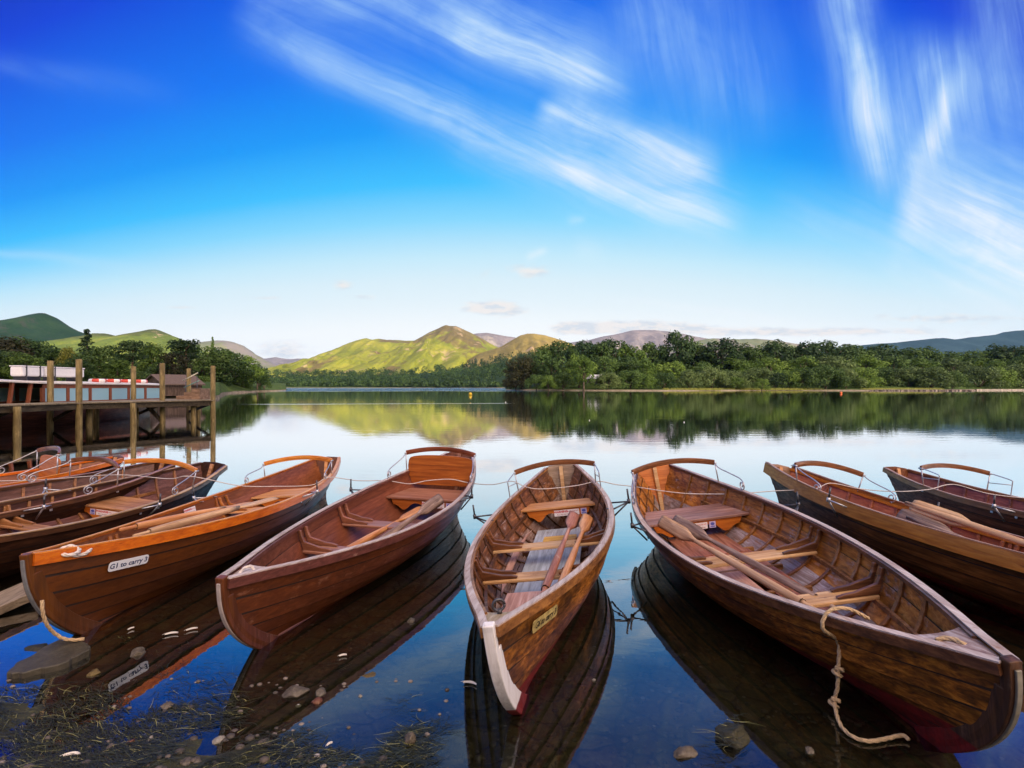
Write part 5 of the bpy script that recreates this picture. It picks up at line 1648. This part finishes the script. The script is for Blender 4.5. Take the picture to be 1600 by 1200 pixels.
# right shore: back row of tall trees
back = [('tall', 'oak', 848, 542, 300, 'mid green tree'), ('round', 'oak', 880, 532, 305, 'broad green tree'), ('round', 'dark', 912, 533, 315, 'dark green tree'), ('tall', 'oak', 938, 536, 310, 'green tree'),
        ('round', 'dark', 962, 529, 320, 'dark round topped tree'), ('round', 'light', 985, 540, 305, 'light green tree'), ('tall', 'oak', 1018, 534, 310, 'narrow green tree'), ('dark', 'dark', 1058, 516, 300, 'tallest dark tree', dict(wide=.82)),
        ('round', 'light', 1090, 538, 310, 'light green tree'), ('dark', 'dark', 1122, 529, 300, 'broad dark tree', dict(wide=1.25)), ('round', 'oak', 1162, 540, 320, 'green tree'), ('round', 'oak', 1188, 543, 325, 'low green tree'), ('dark', 'dark', 1214, 533, 320, 'dark upright tree'),
        ('dark', 'dark', 1264, 534, 320, 'dark tree', dict(wide=1.2)), ('dark', 'dark', 1298, 531, 325, 'dark domed tree', dict(wide=1.3)), ('round', 'oak', 1334, 540, 330, 'green tree', dict(wide=1.2)), ('round', 'dark', 1374, 539, 340, 'dark green tree', dict(wide=1.4)), ('round', 'oak', 1410, 545, 340, 'mid green tree', dict(wide=1.4)),
        ('tall', 'oak', 1450, 543, 350, 'narrow green tree'), ('round', 'oak', 1490, 550, 350, 'low green tree', dict(wide=1.5)), ('round', 'oak', 1535, 547, 350, 'green tree', dict(wide=1.5)), ('round', 'dark', 1572, 540, 345, 'dark tree', dict(wide=1.3)), ('round', 'oak', 1610, 538, 345, 'green tree', dict(wide=1.3)), ('round', 'oak', 1240, 543, 335, 'green tree', dict(wide=1.2))]
row(back, '%s, back row of right wood, %s', 'tall trees in the back row of the right shore wood')
mid = [('round', 'oak', 862, 560, 275, 'leafy tree'), ('round', 'light', 905, 556, 270, 'lighter leafy tree'), ('round', 'oak', 945, 555, 282, 'leafy tree'), ('round', 'oak', 985, 558, 285, 'leafy tree'), ('tall', 'light', 1010, 562, 270, 'light green narrow tree'), ('round', 'light', 1048, 564, 275, 'yellow green tree', dict(wide=1.3)),
       ('round', 'light', 1150, 560, 290, 'light green tree', dict(wide=1.3)), ('round', 'oak', 1100, 566, 280, 'leafy tree'), ('round', 'light', 1205, 558, 300, 'yellow green tree', dict(wide=1.3)), ('round', 'light', 1252, 557, 300, 'light green tree', dict(wide=1.4)), ('round', 'willow', 1300, 556, 300, 'grey green tree', dict(wide=1.4)), ('round', 'light', 1352, 556, 300, 'light green tree', dict(wide=1.4)),
       ('round', 'oak', 1395, 557, 305, 'leafy tree', dict(wide=1.4)), ('round', 'light', 1440, 560, 305, 'light green tree', dict(wide=1.4)), ('round', 'willow', 1490, 560, 310, 'grey green tree', dict(wide=1.4)), ('round', 'light', 1540, 560, 310, 'light green tree', dict(wide=1.4)), ('round', 'oak', 1590, 556, 310, 'leafy tree', dict(wide=1.4)), ('round', 'oak', 828, 562, 290, 'leafy tree')]
row(mid, '%s, middle row of right wood, %s', 'trees in the middle row of the right shore wood')
front = [('bush', 'oak', 838, 584, 262, 'dark green bush'), ('bush', 'light', 857, 586, 256, 'small light bush', dict(wide=.8)), ('bush', 'oak', 880, 582, 258, 'dark green bush'), ('bush', 'willow', 950, 580, 250, 'grey green willow bush'), ('bush', 'oak', 985, 576, 252, 'leafy bush'), ('bush', 'light', 1010, 584, 247, 'light green bush'),
         ('bush', 'oak', 1036, 580, 250, 'leafy bush'), ('bush', 'willow', 1078, 578, 254, 'round willow bush'), ('bush', 'willow', 1112, 574, 258, 'round willow bush'), ('bush', 'willow', 1143, 577, 262, 'grey green willow bush'), ('bush', 'light', 1150, 588, 254, 'small light bush', dict(wide=.9)), ('bush', 'willow', 1185, 572, 268, 'willow bush'), ('bush', 'dark', 1212, 580, 262, 'dark bush'),
         ('bush', 'light', 1232, 578, 262, 'light green bush'), ('bush', 'oak', 1262, 572, 260, 'leafy bush'), ('bush', 'oak', 1290, 570, 256, 'dark leafy bush'), ('bush', 'willow', 1322, 576, 258, 'willow bush'), ('bush', 'light', 1350, 574, 264, 'light green bush'), ('bush', 'oak', 1385, 574, 268, 'leafy bush'), ('bush', 'willow', 1420, 572, 262, 'willow bush'), ('bush', 'willow', 1455, 574, 256, 'wide willow bush', dict(wide=1.2)),
         ('bush', 'oak', 1488, 580, 262, 'dark low bush'), ('bush', 'willow', 1530, 570, 285, 'willow bush'), ('bush', 'light', 1562, 574, 290, 'light green bush'), ('bush', 'willow', 1595, 566, 292, 'willow bush')]
row(front, '%s, front row of right shore, %s', 'bushes in the front row along the right shore')
tree('bush', 'light', 1190, 590, 246, 'small round bush alone at the water edge of the right shore', None, wide=.8, base=.4)
tree('round', 'copper', 815, 556, 285, 'dull brown green tree at the tip of the right wooded point', None, wide=1.0)
tree('bush', 'copper', 806, 580, 282, 'low dull bush at the tip of the right wooded point', None)
tree('round', 'light', 912, 556, 245, 'light green tree with a visible bare trunk in front of the white roofed hut', None, wide=.8, base=1.0)

# left wood
left = [('round', 'copper', 14, 528, 150, 'dull green broad tree', dict(wide=1.1)), ('round', 'oak', 48, 530, 155, 'broad green tree', dict(wide=1.1)), ('round', 'light', 40, 552, 122, 'light green tree', dict(wide=1.1)), ('tall', 'yellow', 104, 541, 132, 'yellow green tree', dict(wide=.6)), ('tall', 'oak', 84, 546, 140, 'green tree', dict(wide=1.0)),
        ('conifer', 'dark', 136, 515, 140, 'dark spire topped conifer', dict(wide=1.25)), ('round', 'oak', 163, 541, 134, 'broad green tree', dict(wide=1.1)), ('tall', 'light', 184, 562, 108, 'small light green tree', dict(wide=1.2)), ('pine', 'dark', 207, 529, 112, 'pine with a tall bare trunk', dict(wide=.9)), ('tall', 'light', 237, 537, 152, 'feathery light green tree', dict(wide=.9)), ('bush', 'oak', 222, 580, 100, 'bush', dict(wide=.8)),
        ('pine', 'dark', 291, 527, 128, 'dark flat topped pine', dict(wide=1.0)), ('round', 'copper', 272, 552, 122, 'dull brown green tree'), ('round', 'oak', 318, 538, 160, 'large green tree', dict(wide=1.2)), ('conifer', 'oak', 332, 527, 190, 'slim pointed conifer', dict(wide=.6)), ('round', 'oak', 352, 545, 175, 'broad green tree', dict(wide=1.2)), ('round', 'light', 380, 556, 190, 'light green tree', dict(wide=1.1)),
        ('round', 'oak', 402, 570, 206, 'rounded green tree'), ('bush', 'oak', 413, 588, 213, 'low bush', dict(wide=.7)), ('bush', 'light', 377, 588, 192, 'light green waterside bush'), ('bush', 'oak', 345, 588, 165, 'green waterside bush'), ('bush', 'light', 312, 586, 132, 'light waterside bush'), ('round', 'oak', 252, 566, 122, 'small green tree', dict(wide=1.1)), ('round', 'oak', 0, 548, 122, 'green tree', dict(wide=1.1)), ('round', 'oak', 120, 560, 115, 'low green tree', dict(wide=1.1)), ('bush', 'light', 76, 570, 112, 'light green bush', dict(wide=1.0))]
left = [(('tall' if k == 'yellow' else k), *r) for k, *r in left]
row(left, '%s in the left wood, %s', 'trees of the wood behind the jetty')

# far wood across the lake reads as one mass; conifers on the slope behind it
def far_wood(name, label, spots, leafsz, mat, nper):
    mb = MB(); R_ = random.Random(31)
    for (x, y, z, r, h) in spots:
        ct = R_.uniform(-.6, .6)
        for _ in range(nper):
            d = V((R_.gauss(0, 1), R_.gauss(0, 1), abs(R_.gauss(0, 1)) * 1.0 - .1)).normalized()
            p = V((x + d.x * r, y + d.y * r, z + h * .35 + d.z * h * .65)) + V((R_.gauss(0, .5), R_.gauss(0, .5), R_.gauss(0, .5)))
            n_ = (d + V((R_.gauss(0, .4), R_.gauss(0, .4), R_.gauss(0, .4)))).normalized()
            u = n_.cross(V((R_.gauss(0, 1), R_.gauss(0, 1), R_.gauss(0, 1)))).normalized(); w = n_.cross(u); s_ = leafsz * R_.uniform(.6, 1.3)
            mb.tone = max(-1, min(1, ct + R_.gauss(0, .25)))
            k = mb.add([p - u * s_ * .5, p - w * s_ * .4, p + u * s_ * .5, p + w * s_ * .4]); mb.face((k, k + 1, k + 2, k + 3))
    return tag(mb.build(name, mat), label, 'wood', kind='stuff')
R_ = random.Random(12); spots = []
topl = [(415, 577), (440, 575), (470, 577), (520, 576), (560, 577), (590, 572), (615, 575), (660, 572), (690, 568), (720, 571), (745, 566), (770, 562), (800, 556), (830, 548)]
for i in range(620):
    px = R_.uniform(405, 850); D = R_.uniform(960, 1500)
    f = (D - 960) / 540
    topz = (HOR - (lerp_tab(topl, px) + (1 - f) * 20 + R_.uniform(-1.5, 2.5))) / FPX * D + CAMH
    h = R_.uniform(13, 20)
    spots.append(((px - 800) / FPX * D, D, max(2, topz - h), h * .5, h))
for i in range(260):
    px = R_.uniform(405, 850); D = R_.uniform(948, 985); h = R_.uniform(7, 13)
    spots.append(((px - 800) / FPX * D, D, .5, h * .55, h))
far_wood('far_wood', 'dense green wood along the far shore of the lake', spots, 3.0, LEAF['oak'], 60)
spots = []
for i in range(300):
    px = R_.uniform(720, 1010); D = R_.uniform(1450, 1700)
    tl = lerp_tab([(720, 566), (745, 559), (790, 552), (830, 546), (880, 538), (915, 532), (950, 536), (1000, 548)], px)
    topz = (HOR - tl - R_.uniform(0, 14)) / FPX * D + CAMH
    spots.append(((px - 800) / FPX * D, D, max(5, topz - 20), 4.0, 22))
far_wood('conifer_wood', 'dark conifer plantation on the slope behind the far shore', spots, 3.0, LEAF['dark'], 40)

# hut among the trees on the right shore, hut behind the jetty
def hut(name, label, c, w, d, hw, hr, wallm, roofm, rot=0.0, door=True):
    root = empty(name, label, 'hut', c); root.rotation_euler = (0, 0, rot)
    mb = MB(); mb.box((0, 0, hw / 2), (w, d, hw))
    k = mb.add([(-w / 2, -d / 2, hw), (w / 2, -d / 2, hw), (0, -d / 2, hr), (-w / 2, d / 2, hw), (w / 2, d / 2, hw), (0, d / 2, hr)])
    mb.face((k, k + 1, k + 2)); mb.face((k + 5, k + 4, k + 3)); mb.build('wall', wallm, root)
    mb = MB()
    for sx in (1, -1):
        mb.bar((sx * (w / 2 + .25), 0, hw - .12), (0, 0, hr + .06), d + .6, .12, up=(0, 0, 1)) if False else mb.hexa([(sx * (w / 2 + .3), -d / 2 - .3, hw - .2), (sx * (w / 2 + .3), d / 2 + .3, hw - .2), (0, d / 2 + .3, hr + .02), (0, -d / 2 - .3, hr + .02), (sx * (w / 2 + .3), -d / 2 - .3, hw - .06), (sx * (w / 2 + .3), d / 2 + .3, hw - .06), (0, d / 2 + .3, hr + .16), (0, -d / 2 - .3, hr + .16)])
    mb.build('roof', roofm, root)
    mb = MB(); mb.box((w * .1, -d / 2 - .02, hw * .42), (w * .24, .06, hw * .84)); mb.build('door', jdk, root)
    mb = MB(); mb.box((-w * .28, -d / 2 - .02, hw * .55), (w * .2, .06, hw * .3)); mb.build('window', glassm, root)
    return root
hut('hut', 'small hut with a pale roof among the trees on the right shore', (41, 256, 3.4), 7.5, 6, 2.4, 4.2, wood('grey hut boards', (.12, .10, .09), (.2, .17, .15), (.28, .24, .21), 'Z', .8, 0), plain('pale sheet roof', (.66, .66, .64), .5, var=.08), rot=.9)
hut('boathouse', 'brown roofed boathouse behind the launch', (-42.6, 66, .7), 4.4, 4.6, 1.5, 2.5, wood('brown boathouse boards', (.06, .04, .03), (.11, .075, .055), (.17, .12, .09), 'Z', .8, 0), plain('brown tiled roof', (.12, .085, .065), .8, var=.3, scale=6), rot=-.5)

# stony spit and low wall on the right shore
mb = MB(); R_ = random.Random(4)
for _ in range(900):
    t_ = R_.random(); x = 166 + 40 * t_ + R_.gauss(0, 1.2); y = 236 + R_.gauss(0, 2.2) + 4 * abs(t_ - .4); r = R_.uniform(.15, .5)
    mb.tone = R_.uniform(-.6, .6)
    mb.grid([[V((x + math.cos(a) * q * r * 1.3, y + math.sin(a) * q * r, .25 + hh * r * .7)) for a in [i * 1.05 for i in range(6)]] for q, hh in ((.9, -.8), (1, .0), (.7, .7), (.05, 1))], closed=True)
sm_, t, b = new_mat('spit stones')
at = X(t, t.n('ShaderNodeAttribute', attribute_name='tone').outputs['Fac'])
t.put(b.inputs['Base Color'], t.ramp(at * .5 + .5, [(.2, (.06, .04, .03)), (.5, (.14, .10, .08)), (.8, (.26, .2, .17))]))
tag(mb.build('stony_spit', sm_), 'heaped reddish grey stones of the spit on the right shore', 'stones', kind='stuff')
mb = MB(); mb.box((262, 268, .35), (60, 1.2, 1.3)); mb.build('x', sm_) if False else None
wl = MB()
for i in range(60):
    wl.tone = random.Random(i).uniform(-.5, .3)
    wl.box((232 + i * 1.05, 262 + i * .26, .15), (1.0, 1.1, 1.0 + .2 * random.Random(i + 9).random()))
tag(wl.build('low_wall', sm_), 'low reddish stone wall along the water at the far right', 'wall')
# reeds fringe on the right shore
mb = MB(); R_ = random.Random(6)
for _ in range(5200):
    i = R_.choice((0, 1, 1, 2, 2))
    x0_, x1_, yb = ((70, 96, 240), (98, 150, 253), (165, 200, 243))[i]
    x = R_.uniform(x0_, x1_); y = yb + R_.uniform(-1, 6); h = R_.uniform(.5, 1.3); w = .10; l = R_.gauss(0, .18)
    mb.tone = R_.uniform(-.4, .8)
    k = mb.add([(x - w, y, .2), (x + w, y, .2), (x + l, y + R_.gauss(0, .1), .3 + h)]); mb.face((k, k + 1, k + 2))
tag(mb.build('reed_fringe', LEAF['yellow']), 'yellow green reeds and grass fringing the right shore', 'reeds', kind='stuff')

# the wooded hill added unseen behind the viewpoint, crest shaped to shade the landing
rows = []
crest = [(-1400, 60), (-700, 95), (-200, 100), (150, 100), (260, 92), (420, 62), (700, 48), (1400, 40)]
mb = MB(); mb.smooth = True
for j in range(13):
    t_ = j / 12; y = -70 - 420 * t_
    f = math.sin(math.pi * min(1, t_ / .86)) ** .9 if t_ < .86 else 0
    f = min(1, t_ / .43) if t_ < .43 else max(0, 1 - (t_ - .43) / .57)
    f = f * f * (3 - 2 * f)
    rows.append([V((x, y, .4 + lerp_tab(crest, x) * f + fb(x, y, .01, 4) * 10 * f)) for x in range(-1400, 1401, 50)])
mb.grid(rows)
tag(mb.build('shading_hill', slope_m), kind='structure')
sheet('shore_ground', [-300, -100, -40, -10, 0, 10, 40, 100, 300], [-75, -30, -12, -4, -.5], lambda x, y: .02 - .04 * (y + .5) + .0 * x, beach_m)

# ------------------------------------------------------------------ haze
def haze(density):
    mb = MB(); mb.box((0, 6000, 462), (17000, 13400, 936))
    m = bpy.data.materials.new('valley haze'); m.use_nodes = True
    nt = m.node_tree; nt.nodes.remove(nt.nodes['Principled BSDF'])
    v = nt.nodes.new('ShaderNodeVolumePrincipled')
    v.inputs['Color'].default_value = (.30, .58, 1, 1); v.inputs['Density'].default_value = density
    v.inputs['Anisotropy'].default_value = 0.0
    nt.links.new(v.outputs[0], nt.nodes['Material Output'].inputs['Volume'])
    o = mb.build('haze', m); o['kind'] = 'stuff'
    tag(o, 'thin morning haze filling the valley', 'haze')
    return o
if HAZE > 0: haze(HAZE)
# ------------------------------------------------------------------ sky, sun, camera
SUN_EL, SUN_AZ = math.radians(10), math.radians(35)          # sun low behind the viewer, to the right
sdir = V((math.sin(SUN_AZ) * math.cos(SUN_EL), -math.cos(SUN_AZ) * math.cos(SUN_EL), math.sin(SUN_EL)))
w = bpy.data.worlds.new('World'); sc.world = w; w.use_nodes = True
nt = w.node_tree
for n_ in list(nt.nodes): nt.nodes.remove(n_)
t = NT(nt)
out = t.n('ShaderNodeOutputWorld'); bg = t.n('ShaderNodeBackground'); t.link(bg.outputs[0], out.inputs[0])
d = t.n('ShaderNodeTexCoord').outputs['Generated']
x, y, z = t.sep(d)
sky = t.n('ShaderNodeTexSky', sky_type='NISHITA'); sky.sun_disc = False
sky.sun_elevation = SUN_EL; sky.sun_rotation = math.atan2(sdir.x, sdir.y); sky.altitude = 80; sky.dust_density = 1.2; sky.ozone_density = 2.0
yq = t.math('ABSOLUTE', y).mx(t.math('ABSOLUTE', x) * .75)
xq = x / yq
e = z / yq * (1 + (xq * xq).mn(1.3) * .45)
grad = t.ramp(e / 1.1, [(0, (1, 1, 1)), (.10, (.97, 1, 1)), (.187, (.74, .90, .97)), (.227, (.58, .85, .98)), (.29, (.25, .70, 1)), (.357, (.045, .53, 1)), (.455, (.003, .32, .96)), (.59, (.0, .18, .90)), (.86, (.0, .05, .71)), (1.0, (.0, .028, .56))])
grad = t.mix(t.sstep(e, .17, .0), grad, (1.14, 1.12, 1.08))
# cirrus: fibres on the celestial dome, each streak set in its own direction
yy = y.mx(.02)
PX = x / yy * FPX + 800; PY = HOR - z / yy * FPX
front = t.sstep(y, .05, .2)
w1 = t.noise(t.comb(PX * .0035, PY * .0035, 0), 1, 2) - .5
w2 = t.noise(t.comb(PX * .0035 + 9, PY * .0035, 3), 1, 2) - .5
QX, QY = PX + w1 * 46, PY + w2 * 46
def fibres(ang, seed):
    c_, s_ = math.cos(math.radians(ang)), math.sin(math.radians(ang))
    al, ac = QX * c_ + QY * s_, QY * c_ - QX * s_
    n1 = t.noise(t.comb(al * .0022 + seed, ac * .020, seed), 1.0, 3, .5, .3)
    n2 = t.noise(t.comb(al * .0060 + seed, ac * .009 + seed, seed + 2), 1.0, 4, .6, .4)
    n3 = t.noise(t.comb(al * .0030 + seed, ac * .050, seed + 5), 1.0, 6, .68, .6)
    return (t.sstep(n2, .28, .70) * .5 + .5) * (t.sstep(n1, .25, .75) * .40 + t.sstep(n3, .28, .78) * .48 + .30)
FB = {'a': fibres(25, 3.0), 'b': fibres(80, 8.0)}
tot = None
def streak(g, x0, y0, x1, y1, wa, wb, amp, bend=0.0, f0=.12, f1=.25, tex=1.0):
    global tot
    L = math.hypot(x1 - x0, y1 - y0); ux, uy = (x1 - x0) / L, (y1 - y0) / L
    qx, qy = QX - x0, QY - y0
    s_ = (qx * ux + qy * uy) / L
    a = qy * ux - qx * uy - (s_ * (1 - s_)) * (4 * bend)
    r_ = a / (s_ * (wb - wa) + wa).mx(4)
    k = t.math('EXPONENT', r_ * r_ * -1.0) * t.sstep(s_, 0, f0) * t.sstep(s_, 1, 1 - f1)
    k = k * (FB[g] * tex + (1 - tex) * .6) * amp
    tot = k if tot is None else tot + k - tot * k * .6
streak('a', 380, -60, 1000, 140, 70, 60, .60, -30, .1, .3)
streak('a', 640, 20, 1010, 170, 18, 44, .95, -14, .25, .3)
streak('a', 830, 165, 1140, 300, 24, 40, 1.05, -18, .12, .22)
streak('a', 340, 20, 1180, 350, 30, 38, .60, 10, .2, .15)
streak('a', 560, 120, 1190, 352, 34, 46, .60, 34, .3, .12)
streak('a', 860, 250, 950, 300, 12, 16, .5, 0, .4, .5)
streak('b', 980, -60, 1230, 260, 110, 90, .34, 0, .2, .5)
streak('b', 1310, -60, 1400, 340, 40, 30, .70, 10, .15, .3)
streak('b', 1335, 30, 1385, 230, 12, 26, .85, 8, .25, .3)
streak('b', 1500, 100, 1425, 280, 20, 18, .90, -10, .3, .3)
streak('b', 1470, 20, 1420, 340, 80, 70, .55, 0, .3, .2)
streak('a', 1390, 300, 1720, 400, 80, 150, 1.15, 0, .14, .1, .7)
streak('b', 1600, -80, 1560, 260, 70, 70, .35, 0, .2, .4)
streak('a', 1120, 320, 1720, 430, 40, 80, .55, 10, .3, .1, .6)
streak('a', -60, 384, 260, 420, 6, 12, .42, 0, .1, .5, .4)
streak('a', -100, 75, 330, 170, 18, 26, .10, 0, .3, .5)
streak('a', 885, 375, 960, 400, 16, 12, .6, 0, .4, .5)
streak('a', 810, 402, 860, 382, 7, 6, .8, 0, .3, .4, .5)
streak('a', 880, 345, 925, 338, 8, 6, .5, 0, .4, .4, .5)
streak('a', 880, 450, 1330, 515, 7, 9, .5, 0, .3, .3, .6)
cir = tot.mn(1.0)
col = t.mix((cir * 1.7).mn(1.0), grad, t.mix(.72, grad, (.10, .52, .98), 'LIGHTEN'))
col = t.mix((cir * cir * .4 + cir * .42).mn(.92), col, (.99, 1.0, 1.02), 'LIGHTEN')
# small low cumulus and the cloud caps over the fells: flat pinkish tops, faint grey bases
cn = t.noise(t.comb(PX * .022, PY * .05, 4), 1, 5, .62, .3)
pf = None
for cx_, cy_, rx_, ry_, am in ((770, 482, 50, 14, 1.1), (535, 446, 22, 11, .75), (572, 464, 26, 7, .5), (832, 425, 36, 12, .8), (754, 430, 20, 9, .5), (400, 466, 46, 5, .5), (286, 481, 34, 5, .6), (1000, 512, 120, 12, 1.0), (440, 548, 70, 16, .8), (1190, 520, 120, 8, .7), (1500, 498, 170, 9, .6), (1380, 518, 160, 8, .6), (900, 515, 40, 10, .7)):
    gx, gy = (PX - cx_) / rx_, (PY - cy_) / ry_
    k = t.math('EXPONENT', (gx * gx + gy * gy) * -1.0) * am
    pf = k if pf is None else pf + k
pu = t.sstep(pf + (cn - .5) * 1.3, .25, .85)
sh = t.sstep(t.noise(t.comb(PX * .03, PY * .09 - .45, 4), 1, 4, .6), .42, .62)
clouded = t.mix(pu * .75, col, t.mix(sh, (.97, .88, .82), (.70, .73, .78)))
# unseen sky light added for the boats: white overcast overhead, warm glow around the low sun behind the viewer
over = t.mix(t.sstep(e, 1.15, 2.4) * .8, grad, (.62, .66, .74))
gd = t.n('ShaderNodeVectorMath', operation='DOT_PRODUCT')
t.link(d, gd.inputs[0]); gd.inputs[1].default_value = V((.42, -.80, .42)).normalized()
gl = X(t, gd.outputs['Value']).mx(0)
glow = t.mix(1.0, (GLOW[0], GLOW[1], GLOW[2]), t.comb(gl * gl, gl * gl, gl * gl), 'MULTIPLY')
nis = t.mix(1.0, sky.outputs[0], (.05, .05, .05), 'MULTIPLY')
plain_sky = t.mix(1.0, over, glow, 'ADD')
plain_sky = t.mix(t.sstep(y, .1, -.3) * .8, plain_sky, nis, 'ADD')
t.put(bg.inputs[0], plain_sky); bg.inputs[1].default_value = 1.0
bg2 = t.n('ShaderNodeBackground'); t.put(bg2.inputs[0], clouded)
mxs = t.n('ShaderNodeMixShader')
t.put(mxs.inputs[0], front * t.sstep(e, 2.2, 1.2) * t.sstep(z, -.06, -.02)); t.link(bg.outputs[0], mxs.inputs[1]); t.link(bg2.outputs[0], mxs.inputs[2])
t.link(mxs.outputs[0], out.inputs[0])
sl = bpy.data.lights.new('sun', 'SUN'); sl.energy = SUN; sl.angle = math.radians(.5); sl.color = (1, .86, .66)
so = bpy.data.objects.new('sun', sl); COL.objects.link(so)
so.rotation_euler = sdir.to_track_quat('Z', 'Y').to_euler()

cam = bpy.data.cameras.new('camera'); co = bpy.data.objects.new('camera', cam); COL.objects.link(co)
cam.sensor_width = 36; cam.lens = 36 * FPX / 1600; cam.shift_y = 4.5 / 1600
cam.clip_start = .05; cam.clip_end = 30000
co.location = (0, 0, CAMH); co.rotation_euler = (math.pi / 2, 0, 0)
sc.camera = co
sc.render.engine = 'CYCLES'
sc.view_settings.view_transform = 'Standard'; sc.view_settings.look = 'None'; sc.view_settings.exposure = 0; sc.view_settings.gamma = 1
sc.cycles.use_adaptive_sampling = True; sc.cycles.adaptive_threshold = .012; sc.cycles.time_limit = 800
sc.cycles.max_bounces = 8; sc.cycles.transparent_max_bounces = 16; sc.cycles.volume_bounces = 0
sc.cycles.caustics_reflective = False
